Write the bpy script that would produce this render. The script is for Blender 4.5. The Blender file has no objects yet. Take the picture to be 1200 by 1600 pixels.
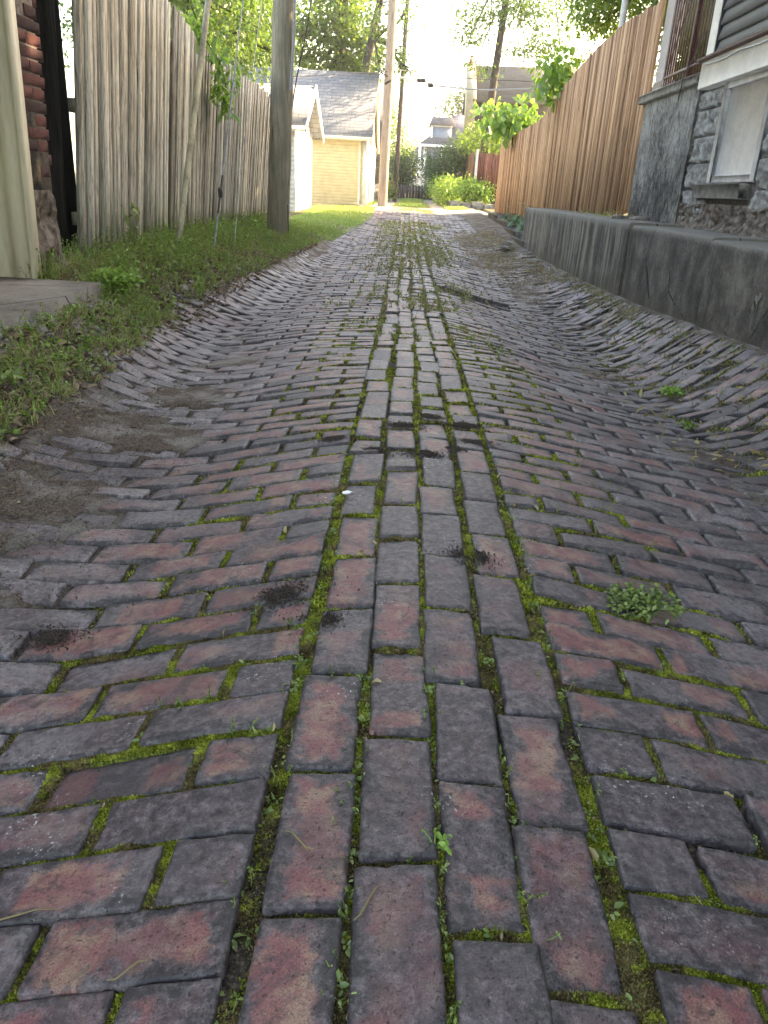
import bpy, math, random
import numpy as np
from mathutils import Matrix
rs = np.random.RandomState(7)
random.seed(7)
SC = bpy.context.scene
COL = SC.collection

# ------------------------------------------------------------------ camera
cam_d = bpy.data.cameras.new('camera')
cam_d.sensor_fit = 'VERTICAL'; cam_d.sensor_width = 36; cam_d.sensor_height = 24; cam_d.lens = 18.0
cam_d.clip_start = 0.02; cam_d.clip_end = 2000
cam = bpy.data.objects.new('camera', cam_d); COL.objects.link(cam)
def _cam():
    dy = np.array([40., -503., 1200.]); dy /= np.linalg.norm(dy)
    h = np.array([1, .055, 0.]); n = np.cross(dy, h); n /= np.linalg.norm(n)
    if n[1] > 0: n = -n
    W = np.stack([np.cross(dy, n), dy, n])
    M = Matrix.Identity(4)
    for r in range(3):
        M[r][0] = W[r, 0]; M[r][1] = -W[r, 1]; M[r][2] = -W[r, 2]
    M[2][3] = 0.82
    return M
cam.matrix_world = _cam()
SC.camera = cam

# ------------------------------------------------------------------ light
SUN_EL, SUN_AZ = math.radians(20), math.atan2(.85, .53)   # azimuth measured from +Y towards +X
world = bpy.data.worlds.new('World'); SC.world = world; world.use_nodes = True
wn = world.node_tree
sky = wn.nodes.new('ShaderNodeTexSky'); sky.sky_type = 'NISHITA'; sky.sun_disc = False
sky.sun_elevation = SUN_EL; sky.sun_rotation = SUN_AZ
sky.air_density = 1.0; sky.dust_density = 2.5; sky.ozone_density = 1.0
bg = wn.nodes['Background']; bg.inputs['Strength'].default_value = 0.15
wn.links.new(sky.outputs[0], bg.inputs[0])
sun_d = bpy.data.lights.new('sun', 'SUN'); sun_d.energy = 3.2; sun_d.angle = math.radians(.5); sun_d.color = (1, .9, .74)
sun = bpy.data.objects.new('sun', sun_d); COL.objects.link(sun)
sd = np.array([math.sin(SUN_AZ) * math.cos(SUN_EL), math.cos(SUN_AZ) * math.cos(SUN_EL), math.sin(SUN_EL)])
from mathutils import Vector
sun.rotation_euler = Vector(sd).to_track_quat('Z', 'Y').to_euler()
sun.location = (20, 20, 20)
SC.view_settings.view_transform = 'Standard'; SC.view_settings.look = 'None'
SC.view_settings.gamma = 1; SC.view_settings.use_curve_mapping = False
SC.view_settings.exposure = 3.25
SC.view_settings.use_white_balance = True; SC.view_settings.white_balance_temperature = 8700; SC.view_settings.white_balance_tint = 13
SC.render.engine = 'CYCLES'
SC.cycles.max_bounces = 8; SC.cycles.transparent_max_bounces = 8
SC.cycles.use_denoising = True

# ------------------------------------------------------------------ mesh helpers
def noise2(x, y, seed=0):
    """value noise in [-1,1]"""
    x = np.asarray(x, float) + seed * 17.13; y = np.asarray(y, float) + seed * 7.77
    xi = np.floor(x).astype(np.int64); yi = np.floor(y).astype(np.int64)
    fx = x - xi; fy = y - yi
    fx = fx * fx * (3 - 2 * fx); fy = fy * fy * (3 - 2 * fy)
    def hsh(a, b):
        h = (a * 374761393 + b * 668265263 + seed * 1442695) & 0x7fffffff
        h = ((h ^ (h >> 13)) * 1274126177) & 0x7fffffff
        return ((h ^ (h >> 16)) & 0xffff) / 32767.5 - 1
    return (hsh(xi, yi) * (1 - fx) + hsh(xi + 1, yi) * fx) * (1 - fy) + (hsh(xi, yi + 1) * (1 - fx) + hsh(xi + 1, yi + 1) * fx) * fy
def fbm(x, y, seed=0, o=4):
    s = 0; a = 1; t = 0
    for i in range(o):
        s = s + a * noise2(x * 2 ** i, y * 2 ** i, seed + i); t += a; a *= .5
    return s / t
def sstep(a, b, x):
    t = np.clip((x - a) / (b - a), 0, 1); return t * t * (3 - 2 * t)

class G:
    """collects geometry; build() links it as one mesh object"""
    def __init__(s): s.V = []; s.L = []; s.T = []; s.M = []; s.A = []; s.n = 0
    def add(s, V, F, m=0, a=None):
        V = np.asarray(V, float).reshape(-1, 3)
        if isinstance(F, np.ndarray):
            s.L.append((F + s.n).ravel()); s.T.append(np.full(len(F), F.shape[1])); s.M.append(np.full(len(F), m))
        else:
            s.L.append(np.concatenate([np.asarray(f) for f in F]) + s.n); s.T.append(np.array([len(f) for f in F])); s.M.append(np.full(len(F), m))
        s.V.append(V)
        if a is None: a = np.zeros((len(V), 3))
        a = np.asarray(a, float)
        if a.ndim == 0: a = np.full((len(V), 3), float(a))
        elif a.ndim == 1 and len(a) == 3 and len(V) != 3: a = np.tile(a, (len(V), 1))
        elif a.ndim == 1: a = np.stack([a] * 3, 1)
        s.A.append(a); s.n += len(V)
        return s
    def build(s, name, mats, parent=None, smooth=False, extra=None):
        V = np.concatenate(s.V); L = np.concatenate(s.L).astype(np.int32); T = np.concatenate(s.T).astype(np.int32); Mi = np.concatenate(s.M).astype(np.int32)
        me = bpy.data.meshes.new(name)
        me.vertices.add(len(V)); me.vertices.foreach_set('co', V.astype(np.float32).ravel())
        me.loops.add(len(L)); me.loops.foreach_set('vertex_index', L)
        me.polygons.add(len(T)); st = np.zeros(len(T), np.int32); st[1:] = np.cumsum(T)[:-1]
        me.polygons.foreach_set('loop_start', st); me.polygons.foreach_set('loop_total', T)
        me.polygons.foreach_set('material_index', Mi)
        if smooth: me.polygons.foreach_set('use_smooth', np.ones(len(T), bool) if smooth is True else np.arange(len(T)) < smooth)
        me.update(calc_edges=True)
        at = me.attributes.new('tone', 'FLOAT_VECTOR', 'POINT'); at.data.foreach_set('vector', np.concatenate(s.A).astype(np.float32).ravel())
        for k, arr in (extra or {}).items():
            at = me.attributes.new(k, 'FLOAT_VECTOR', 'POINT'); at.data.foreach_set('vector', np.asarray(arr, np.float32).ravel())
        for m in (mats if isinstance(mats, (list, tuple)) else [mats]): me.materials.append(m)
        me.validate()
        o = bpy.data.objects.new(name, me); COL.objects.link(o)
        if parent is not None:
            o.parent = parent; o.matrix_parent_inverse = parent.matrix_world.inverted()
        return o
    # --- primitives
    def box(s, x0, x1, y0, y1, z0, z1, m=0, a=None, bev=0):
        if bev:
            b = bev; P = []
            xs = [(x0, x0 + b, x1 - b, x1)]; 
            # chamfered box: 24 verts
            V = []; 
            for sx in (0, 1):
                for sy in (0, 1):
                    for sz in (0, 1):
                        X = x1 if sx else x0; Y = y1 if sy else y0; Z = z1 if sz else z0
                        dx = -b if sx else b; dy = -b if sy else b; dz = -b if sz else b
                        V += [(X, Y + dy, Z + dz), (X + dx, Y, Z + dz), (X + dx, Y + dy, Z)]
            def i(sx, sy, sz, k): return (sx * 4 + sy * 2 + sz) * 3 + k
            F = []
            F += [[i(0,0,0,0), i(0,0,1,0), i(0,1,1,0), i(0,1,0,0)], [i(1,0,0,0), i(1,1,0,0), i(1,1,1,0), i(1,0,1,0)]]
            F += [[i(0,0,0,1), i(1,0,0,1), i(1,0,1,1), i(0,0,1,1)], [i(0,1,0,1), i(0,1,1,1), i(1,1,1,1), i(1,1,0,1)]]
            F += [[i(0,0,0,2), i(0,1,0,2), i(1,1,0,2), i(1,0,0,2)], [i(0,0,1,2), i(1,0,1,2), i(1,1,1,2), i(0,1,1,2)]]
            for p in (0, 1):
                for q in (0, 1):
                    F.append([i(p,q,0,0), i(p,q,1,0), i(p,q,1,1), i(p,q,0,1)])
                    F.append([i(p,0,q,0), i(p,1,q,0), i(p,1,q,2), i(p,0,q,2)])
                    F.append([i(0,p,q,1), i(1,p,q,1), i(1,p,q,2), i(0,p,q,2)])
                    for r in (0, 1): F.append([i(p,q,r,0), i(p,q,r,1), i(p,q,r,2)])
            return s.add(V, F, m, a)
        V = [(x0,y0,z0),(x1,y0,z0),(x1,y1,z0),(x0,y1,z0),(x0,y0,z1),(x1,y0,z1),(x1,y1,z1),(x0,y1,z1)]
        return s.add(V, np.array([[0,3,2,1],[4,5,6,7],[0,1,5,4],[1,2,6,5],[2,3,7,6],[3,0,4,7]]), m, a)
    def prism(s, pts, y0, y1, axis='y', m=0, a=None):
        """polygon (u,z) extruded along an axis"""
        n = len(pts); V = []
        for t in (y0, y1):
            for (u, z) in pts: V.append((u, t, z) if axis == 'y' else (t, u, z))
        F = [list(range(n)), list(range(2 * n - 1, n - 1, -1))] + [[i, i + n, (i + 1) % n + n, (i + 1) % n] for i in range(n)]
        return s.add(V, F, m, a)
    def tube(s, P, R, n=8, m=0, a=None, caps=True):
        P = np.asarray(P, float); k = len(P); R = np.broadcast_to(np.asarray(R, float), (k,))
        T = np.gradient(P, axis=0); T /= np.linalg.norm(T, axis=1)[:, None] + 1e-9
        ref = np.array([0, 0, 1.]) if abs(T[0, 2]) < .9 else np.array([1., 0, 0])
        A = np.cross(T, ref); A /= np.linalg.norm(A, axis=1)[:, None] + 1e-9; B = np.cross(T, A)
        th = np.linspace(0, 2 * np.pi, n, endpoint=False)
        V = P[:, None] + R[:, None, None] * (np.cos(th)[None, :, None] * A[:, None] + np.sin(th)[None, :, None] * B[:, None])
        i = np.arange(k - 1)[:, None] * n; j = np.arange(n)[None]
        F = np.stack([i + j, i + (j + 1) % n, i + n + (j + 1) % n, i + n + j], -1).reshape(-1, 4)
        s.add(V.reshape(-1, 3), F, m, a)
        if caps:
            s.add(V[0], [list(range(n))[::-1]], m, a); s.add(V[-1], [list(range(n))], m, a)
        return s
    def grid(s, X, Y, Z, m=0, a=None):
        h, w = X.shape; i = (np.arange(h - 1)[:, None] * w + np.arange(w - 1)[None]).ravel()
        F = np.stack([i, i + 1, i + w + 1, i + w], 1)
        return s.add(np.stack([X, Y, Z], -1).reshape(-1, 3), F, m, a)
    def leaves(s, P, D, L, Wd, droop=.25, fold=.25, m=0, a=None, kind='rhomb'):
        P = np.asarray(P, float); n = len(P); D = D / (np.linalg.norm(D, axis=1)[:, None] + 1e-9)
        r = rs.normal(size=(n, 3)) * .55 + np.array([0, 0, 1.0])
        S = np.cross(D, r); S /= np.linalg.norm(S, axis=1)[:, None] + 1e-9; N = np.cross(S, D)
        L = np.broadcast_to(L, (n,))[:, None]; Wd = np.broadcast_to(Wd, (n,))[:, None]
        if a is None: a = rs.rand(n)
        down = np.array([0, 0, -1.0])
        if kind == 'rhomb':
            V = np.stack([P, P + D * L * .5 + S * Wd * .5 + N * Wd * fold, P + D * L + down * L * droop, P + D * L * .5 - S * Wd * .5 + N * Wd * fold], 1)
            F = np.arange(n * 4).reshape(n, 4); k = 4
        elif kind == 'oval':
            V = np.stack([P, P + D * L * .3 + S * Wd * .45 + N * Wd * fold, P + D * L * .68 + S * Wd * .38 + N * Wd * fold + down * L * droop * .4, P + D * L + down * L * droop,
                          P + D * L * .68 - S * Wd * .38 + N * Wd * fold + down * L * droop * .4, P + D * L * .3 - S * Wd * .45 + N * Wd * fold, P + D * L * .5 + down * L * droop * .2], 1); k = 7
            b = np.arange(n)[:, None] * 7
            F = np.concatenate([b + np.array([[0, 1, 6]]), b + np.array([[1, 2, 6]]), b + np.array([[2, 3, 6]]), b + np.array([[3, 4, 6]]), b + np.array([[4, 5, 6]]), b + np.array([[5, 0, 6]])])
        elif kind == 'lobed':     # a maple-like leaf, five points
            ang = np.array([-2.5, -1.55, -1.15, -.75, -.38, 0, .38, .75, 1.15, 1.55, 2.5]); rad = np.array([.28, .62, .34, .85, .42, 1.0, .42, .85, .34, .62, .28])
            c = P + D * L * .35
            V = [c] + [c + D * L * .65 * (r0 * np.cos(t)) + S * Wd * .62 * (r0 * np.sin(t)) + N * Wd * fold * abs(np.sin(t)) * r0 + down * L * droop * max(0, np.cos(t)) * r0 for t, r0 in zip(ang, rad)]
            V = np.stack(V, 1); k = 12
            b = np.arange(n)[:, None] * 12
            F = np.concatenate([b + np.array([[0, i, i % 11 + 1]]) for i in range(1, 12)])
        else:                      # blade of grass
            V = np.stack([P - S * Wd * .5, P + S * Wd * .5, P + D * L * .55 + S * Wd * .4, P + D * L * .55 - S * Wd * .4, P + D * L + down * L * droop], 1); k = 5
            b = np.arange(n)[:, None] * 5
            return s.add(V.reshape(-1, 3), [*( (b + np.array([[0, 1, 2, 3]])) ), *( (b + np.array([[3, 2, 4]])) )] if n < 50 else np.concatenate([b + np.array([[0, 1, 2, 2]]), ]) , m, np.repeat(a, k)) if False else s._blade(V, b, m, np.repeat(a, k))
        return s.add(V.reshape(-1, 3), F, m, np.repeat(a, k))
    def _blade(s, V, b, m, a):
        F = np.concatenate([b + np.array([[0, 1, 2]]), b + np.array([[0, 2, 3]]), b + np.array([[3, 2, 4]])])
        return s.add(V.reshape(-1, 3), F, m, a)

def rdir(n, up=0.0):
    d = rs.normal(size=(n, 3)); d /= np.linalg.norm(d, axis=1)[:, None]; d[:, 2] += up
    return d / np.linalg.norm(d, axis=1)[:, None]
def empty(name, loc): 
    o = bpy.data.objects.new(name, None); COL.objects.link(o); o.location = loc; o.empty_display_size = .2
    bpy.context.view_layer.update(); return o
def thing(name, label, cat, loc=(0, 0, 0), group=None):
    o = empty(name, loc); return tag(o, label, cat, group)
def tag(o, label, cat, group=None, kind=None):
    if label: o['label'] = label
    if cat: o['category'] = cat
    if group: o['group'] = group
    if kind: o['kind'] = kind
    return o

# ------------------------------------------------------------------ materials
class NT:
    def __init__(s, name):
        s.m = bpy.data.materials.new(name); s.m.use_nodes = True; s.t = s.m.node_tree; s.b = s.t.nodes['Principled BSDF']
    def n(s, ty, **k):
        x = s.t.nodes.new('ShaderNode' + ty)
        for a, v in k.items(): setattr(x, a, v)
        return x
    def set(s, sock, v):
        if isinstance(v, bpy.types.NodeSocket): s.t.links.new(v, sock)
        elif isinstance(v, (tuple, list)) and sock.type == 'RGBA': sock.default_value = (*v[:3], 1)
        else: sock.default_value = v
    def coord(s, scale=(1, 1, 1), kind='Object'):
        tc = s.n('TexCoord'); mp = s.n('Mapping'); s.t.links.new(tc.outputs[kind], mp.inputs[0]); mp.inputs['Scale'].default_value = scale
        return mp.outputs[0]
    def noise(s, v, scale, detail=4, rough=.55, dist=0):
        x = s.n('TexNoise'); s.t.links.new(v, x.inputs['Vector']); x.inputs['Scale'].default_value = scale
        x.inputs['Detail'].default_value = detail; x.inputs['Roughness'].default_value = rough; x.inputs['Distortion'].default_value = dist
        return x.outputs[0]
    def ramp(s, f, stops, interp='LINEAR'):
        x = s.n('ValToRGB'); s.t.links.new(f, x.inputs[0]); e = x.color_ramp.elements; x.color_ramp.interpolation = interp
        while len(e) < len(stops): e.new(.5)
        for k, (p, c) in enumerate(stops):
            e[k].position = p; e[k].color = (*c, 1) if isinstance(c, (tuple, list)) else (c, c, c, 1)
        return x.outputs[0]
    def math(s, op, a, b=0, c=0, clamp=False):
        x = s.n('Math', operation=op); x.use_clamp = clamp; s.set(x.inputs[0], a); s.set(x.inputs[1], b); s.set(x.inputs[2], c); return x.outputs[0]
    def mix(s, f, a, b, mode='MIX'):
        x = s.n('MixRGB', blend_type=mode); s.set(x.inputs[0], f); s.set(x.inputs[1], a); s.set(x.inputs[2], b); return x.outputs[0]
    def attr(s, name='tone'):
        x = s.n('Attribute'); x.attribute_name = name; return x.outputs['Vector']
    def xyz(s, v):
        x = s.n('SeparateXYZ'); s.t.links.new(v, x.inputs[0]); return x.outputs
    def sm(s, v, a, b):
        x = s.n('MapRange', interpolation_type='SMOOTHSTEP'); s.set(x.inputs[0], v); s.set(x.inputs[1], a); s.set(x.inputs[2], b); return x.outputs[0]
    def bump(s, h, dist=.01, st=1.0, prev=None):
        x = s.n('Bump'); x.inputs['Distance'].default_value = dist; x.inputs['Strength'].default_value = st; s.t.links.new(h, x.inputs['Height'])
        if prev is not None: s.t.links.new(prev, x.inputs['Normal'])
        return x.outputs[0]
    def out(s, col=None, rough=None, normal=None, spec=None):
        if col is not None: s.set(s.b.inputs['Base Color'], col)
        if rough is not None: s.set(s.b.inputs['Roughness'], rough)
        if normal is not None: s.set(s.b.inputs['Normal'], normal)
        if spec is not None: s.set(s.b.inputs['Specular IOR Level'], spec)
        return s.m

def mat_plain(name, col, rough=.6, var=.15, scale=8, bump=.002, stretch=(1, 1, 1), metal=0):
    t = NT(name); v = t.coord(stretch); n1 = t.noise(v, scale, 5, .6); n2 = t.noise(v, scale * 9, 3, .6)
    f = t.math('ADD', t.math('MULTIPLY', n1, .7), t.math('MULTIPLY', n2, .3))
    d = tuple(c * (1 - var * 1.6) for c in col); l = tuple(min(1, c * (1 + var)) for c in col)
    t.b.inputs['Metallic'].default_value = metal
    return t.out(t.ramp(f, [(.4, d), (.6, l)]), rough, t.bump(n2, bump))

def mat_leaf(name, c0, c1, trans=.45, gloss=.05, warm=None):
    t = NT(name); a = t.xyz(t.attr())[0]
    v = t.coord(); big = t.noise(v, .9, 2)
    f = t.math('ADD', t.math('MULTIPLY', a, .7), t.math('MULTIPLY', big, .3))
    col = t.ramp(f, [(.12, c0), (.85, c1)])
    dif = t.n('BsdfDiffuse'); tr = t.n('BsdfTranslucent'); gl = t.n('BsdfGlossy'); gl.inputs['Roughness'].default_value = .4
    t.set(dif.inputs[0], col)
    t.set(tr.inputs[0], t.mix(1.0, col, warm or (1.0, 1.0, .55), 'MULTIPLY') if False else t.mix(.55, col, warm or tuple(min(1, c * 2.2) for c in (c1[0] * 1.1, c1[1], c1[2] * .6))))
    m1 = t.n('MixShader'); m1.inputs[0].default_value = trans; t.t.links.new(dif.outputs[0], m1.inputs[1]); t.t.links.new(tr.outputs[0], m1.inputs[2])
    m2 = t.n('MixShader'); m2.inputs[0].default_value = gloss; t.t.links.new(m1.outputs[0], m2.inputs[1]); t.t.links.new(gl.outputs[0], m2.inputs[2])
    t.t.links.new(m2.outputs[0], t.t.nodes['Material Output'].inputs[0]); return t.m

def mat_wood(name, dark, mid, light, rough=.8, grain=55, tintmix=.6, green=None):
    """boards running along z: tone.x is a value drawn per board"""
    t = NT(name); a = t.xyz(t.attr()); tc = t.coord((1, 1, .035)); add = t.n('VectorMath', operation='ADD')
    t.t.links.new(tc, add.inputs[0]); cx = t.n('CombineXYZ'); t.t.links.new(t.math('MULTIPLY', a[0], 37.), cx.inputs[2]); t.t.links.new(cx.outputs[0], add.inputs[1])
    g = t.noise(add.outputs[0], grain, 6, .7, .6); g2 = t.noise(add.outputs[0], grain * .22, 3, .5, .3)
    f = t.math('ADD', t.math('MULTIPLY_ADD', g, 1.3, -.65), t.math('ADD', t.math('MULTIPLY_ADD', g2, .5, -.25), t.math('MULTIPLY_ADD', a[0], .36, .36)))
    col = t.ramp(f, [(.32, dark), (.54, mid), (.76, light)]); col = t.mix(t.sm(t.noise(add.outputs[0], grain * 1.3, 3, .6), .40, .34), col, tuple(c * .45 for c in dark))
    if green:
        pz = t.xyz(t.coord())[2]; mk = t.math('MULTIPLY', t.sm(pz, .9, .15), t.sm(t.noise(t.coord((1, 1, .4)), 3, 4), .42, .66))
        col = t.mix(t.math('MULTIPLY', mk, .7), col, green)
    # saw marks across the boards
    saw = t.noise(t.coord((.5, .5, 1)), 160, 1)
    nm = t.bump(g, .004, .8); nm = t.bump(saw, .0012, .5, nm)
    return t.out(col, rough, nm, .3)

# bricks of the paving: attribute buv = (u, v, 0) metres from the brick's centre; info = (half length, half width, random); tone = (rand, dust with painted far light, dark)
def mat_brick():
    t = NT('paving_brick'); uv = t.attr('buv'); u, v, _ = t.xyz(uv); hl, hw, r = t.xyz(t.attr('info')); tn = t.xyz(t.attr())
    P = t.coord(); 
    wob = t.math('ADD', t.math('MULTIPLY', t.math('SUBTRACT', t.noise(P, 34, 5, .7), .5), .09), t.math('MULTIPLY', t.math('SUBTRACT', t.noise(P, 9, 2), .5), .10))
    d = t.math('MINIMUM', t.math('SUBTRACT', hl, t.math('ABSOLUTE', u)), t.math('SUBTRACT', hw, t.math('ABSOLUTE', v)))
    d = t.math('ADD', d, wob)
    red = t.sm(d, .008, .030)
    big = t.noise(P, 7, 3, .5); redamt = t.math('MULTIPLY', red, t.sm(t.math('ADD', t.math('MULTIPLY', big, .8), t.math('MULTIPLY', tn[0], .75)), .50, .86))
    # kiln bands across a brick
    band = t.sm(t.math('SINE', t.math('ADD', t.math('MULTIPLY', u, 26), t.math('MULTIPLY', r, 60))), .1, .5)
    redamt = t.math('MULTIPLY', redamt, t.math('SUBTRACT', 1, t.math('MULTIPLY', band, t.sm(r, .55, .8))))
    grey = t.ramp(t.noise(P, 60, 5, .7), [(.34, (.030, .020, .024)), (.5, (.078, .056, .062)), (.66, (.16, .12, .127))])
    redc = t.ramp(t.noise(P, 22, 4, .6), [(.38, (.20, .060, .062)), (.5, (.24, .095, .082)), (.62, (.29, .17, .12))])
    col = t.mix(t.math('MULTIPLY', redamt, .85), grey, redc)
    fine = t.noise(P, 420, 3, .75); col = t.mix(1.0, col, t.ramp(fine, [(.38, .62), (.5, 1.0), (.62, 1.42)]), 'MULTIPLY')
    pit = t.sm(t.noise(P, 150, 5, .85), .41, .36); col = t.mix(t.math('MULTIPLY', pit, .7), col, (.018, .016, .02))
    # grey dust rubbed into the bricks, heavier in the wheel ruts; distance adds painted sky light
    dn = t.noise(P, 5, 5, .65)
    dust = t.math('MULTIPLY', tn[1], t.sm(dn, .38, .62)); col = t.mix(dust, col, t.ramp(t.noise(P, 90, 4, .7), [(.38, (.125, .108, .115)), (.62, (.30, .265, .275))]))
    col = t.mix(t.math('MULTIPLY', tn[2], .75), col, (.028, .026, .033))
    # worn pale edges and lime specks
    ed = t.math('MULTIPLY', t.sm(d, .02, .006), t.sm(t.noise(P, 48, 5, .8), .5, .6)); col = t.mix(t.math('MULTIPLY', t.sm(d, .012, .001), .8), col, (.022, .018, .02)); col = t.mix(t.math('MULTIPLY', ed, .22), col, (.27, .24, .24))
    lime = t.math('MULTIPLY', t.sm(t.noise(P, 110, 4, .85), .60, .64), t.sm(t.noise(P, 3.2, 2), .57, .66)); col = t.mix(lime, col, (.62, .61, .6))
    stain = t.math('MULTIPLY', t.sm(t.noise(P, 9, 6, .8, .5), .54, .62), .6); col = t.mix(stain, col, (.035, .03, .033))
    h = t.math('ADD', t.math('MULTIPLY', t.noise(P, 35, 4, .6), .6), t.math('ADD', t.math('MULTIPLY', t.noise(P, 300, 3, .7), .22), t.math('MULTIPLY', pit, -.35)))
    return t.out(col, t.ramp(fine, [(.4, .42), (.6, .66)]), t.bump(h, .007, 1.0), .5)

# ground sheet: tone = (moss, dirt crumbs, grass/verge)
def mat_ground():
    t = NT('joint_soil'); ms, dr, gr = t.xyz(t.attr()); P = t.coord()
    soil = t.ramp(t.noise(P, 75, 6, .8), [(.38, (.016, .012, .009)), (.5, (.05, .038, .03)), (.62, (.15, .12, .095))])
    fine = t.noise(P, 260, 4, .8)
    dirt = t.ramp(t.noise(P, 130, 5, .85), [(.38, (.03, .02, .016)), (.5, (.10, .072, .058)), (.62, (.24, .19, .155))])
    dust = t.ramp(fine, [(.4, (.13, .115, .105)), (.6, (.33, .30, .27))])
    dirt = t.mix(t.sm(t.noise(P, 4.5, 4, .6), .44, .62), dirt, dust)
    moss = t.ramp(t.noise(P, 140, 5, .8), [(.38, (.02, .022, .006)), (.5, (.09, .115, .02)), (.62, (.27, .29, .05))])
    moss = t.mix(t.sm(t.noise(P, 12, 4, .7), .46, .56), moss, t.ramp(t.noise(P, 200, 4), [(.4, (.03, .023, .012)), (.6, (.16, .12, .055))]))
    verge = t.ramp(t.noise(P, 30, 6, .8), [(.38, (.03, .026, .014)), (.5, (.09, .085, .035)), (.62, (.22, .19, .10))])
    col = t.mix(dr, soil, dirt); col = t.mix(gr, col, verge); col = t.mix(ms, col, moss)
    h = t.math('ADD', t.noise(P, 60, 5, .8), t.math('MULTIPLY', fine, .6))
    py_ = t.xyz(P)[1]; col = t.mix(t.math('MULTIPLY', t.math('MULTIPLY', t.sm(py_, 24.5, 26.5), t.math('SUBTRACT', 1, gr)), t.math('SUBTRACT', 1, ms)), col, t.mix(.3, (.34, .31, .27), dust)); return t.out(col, .9, t.bump(h, .006, 1.0), .15)

M = {}
M['brick'] = mat_brick(); M['ground'] = mat_ground()
def mat_moss():
    t = NT('moss_tufts'); a = t.xyz(t.attr()); P = t.coord()
    c = t.ramp(a[0], [(0, (.07, .085, .012)), (.5, (.26, .30, .04)), (1, (.50, .52, .10))])
    c = t.mix(t.sm(t.noise(P, 12, 4, .7), .46, .56), c, t.ramp(a[0], [(0, (.05, .035, .015)), (1, (.30, .24, .11))]))
    tr = t.n('BsdfTranslucent'); t.set(tr.inputs[0], c); t.out(c, .9, None, .1)
    m1 = t.n('MixShader'); m1.inputs[0].default_value = .3; t.t.links.new(t.b.outputs[0], m1.inputs[1]); t.t.links.new(tr.outputs[0], m1.inputs[2])
    t.t.links.new(m1.outputs[0], t.t.nodes['Material Output'].inputs[0]); return t.m
M['moss'] = mat_moss()
M['weed'] = mat_leaf('weed_leaf', (.05, .095, .025), (.26, .33, .10), .3, .04, (.3, .42, .08))
M['weed_bright'] = mat_leaf('bright_weed_leaf', (.10, .2, .03), (.28, .44, .09), .32, .05, (.34, .52, .09))
M['blade'] = mat_leaf('grass_blade', (.12, .16, .045), (.38, .40, .15), .3, .04, (.4, .44, .14))
M['lawn'] = mat_leaf('lawn_blade', (.12, .21, .045), (.36, .48, .14), .3, .04, (.4, .52, .12))
M['dry'] = mat_leaf('dry_stalk', (.13, .09, .045), (.42, .34, .18), .25, .02, (.4, .32, .17))
M['litter'] = mat_leaf('dead_leaf', (.06, .038, .025), (.36, .27, .18), .1, .02, (.2, .14, .08))
M['maple'] = mat_leaf('maple_leaf', (.03, .075, .015), (.10, .19, .035), .45, .06, (.2, .32, .05))
M['maple_b'] = mat_leaf('bright_maple_leaf', (.045, .10, .018), (.14, .25, .04), .5, .05, (.26, .38, .05))
M['shrub'] = mat_leaf('shrub_leaf', (.02, .05, .012), (.07, .13, .03), .35, .06, (.15, .25, .04))
M['sapling'] = mat_leaf('sapling_leaf', (.07, .17, .03), (.17, .34, .06), .55, .06, (.36, .56, .08))
M['hosta'] = mat_leaf('hosta_leaf', (.04, .10, .05), (.14, .24, .13), .3, .08, (.15, .3, .1))
M['maroon'] = mat_leaf('maroon_leaf', (.05, .012, .015), (.15, .05, .05), .3, .05, (.2, .05, .05))
M['bark'] = mat_plain('bark', (.06, .048, .04), .9, .35, 9, .02, (1, 1, .25))
def mat_pole(name, dark, mid, light):
    t = NT(name); v = t.coord((1, 1, .06)); g = t.noise(v, 30, 7, .75, .8); b = t.noise(t.coord((1, 1, .5)), 4, 4, .6)
    col = t.ramp(t.math('ADD', t.math('MULTIPLY', g, .65), t.math('MULTIPLY', b, .35)), [(.34, dark), (.52, mid), (.68, light)])
    cr = t.sm(t.noise(t.coord((1, 1, .03)), 55, 3, .6), .37, .31); col = t.mix(cr, col, (.02, .016, .013))
    return t.out(col, .85, t.bump(t.math('SUBTRACT', g, cr), .012, .9), .2)
M['pole'] = mat_pole('weathered_pole', (.12, .105, .08), (.23, .205, .155), (.38, .34, .27))
M['pole2'] = mat_pole('pale_pole', (.22, .15, .11), (.36, .27, .21), (.46, .38, .32))
M['pole3'] = mat_pole('dark_pole', (.06, .048, .04), (.11, .09, .075), (.17, .14, .12))
M['fenceL'] = mat_wood('grey_fence_wood', (.10, .092, .075), (.29, .277, .237), (.52, .505, .445), green=(.15, .17, .09))
M['fenceR'] = mat_wood('cedar_fence_wood', (.15, .075, .04), (.37, .20, .108), (.55, .34, .20))
M['fenceF'] = mat_wood('brown_fence_wood', (.09, .045, .03), (.20, .11, .07), (.30, .19, .13))
M['fenceRed'] = mat_wood('red_picket_wood', (.10, .035, .026), (.21, .078, .058), (.30, .135, .10))
M['fenceDark'] = mat_wood('dark_fence_wood', (.03, .022, .02), (.075, .058, .052), (.14, .11, .1))
M['darkwood'] = mat_wood('rotten_dark_wood', (.008, .007, .006), (.022, .018, .015), (.05, .042, .036))
M['beige'] = mat_plain('beige_paint', (.42, .38, .27), .55, .12, 5, .002, (1, 1, .2))
M['white'] = mat_plain('white_paint', (.82, .81, .79), .5, .08, 6, .001)
M['whiteold'] = mat_plain('old_white_paint', (.60, .60, .61), .55, .14, 7, .003)
M['lilac'] = mat_plain('pale_lilac_paint', (.52, .50, .55), .5, .08, 5, .001)
M['cream'] = mat_plain('cream_siding', (.80, .70, .46), .55, .06, 4, .001)
M['tan'] = mat_plain('tan_trim', (.34, .28, .17), .6, .1, 4, .001)
M['cream2'] = mat_plain('cream_trim', (.80, .74, .58), .5, .06, 4, .001)
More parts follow.
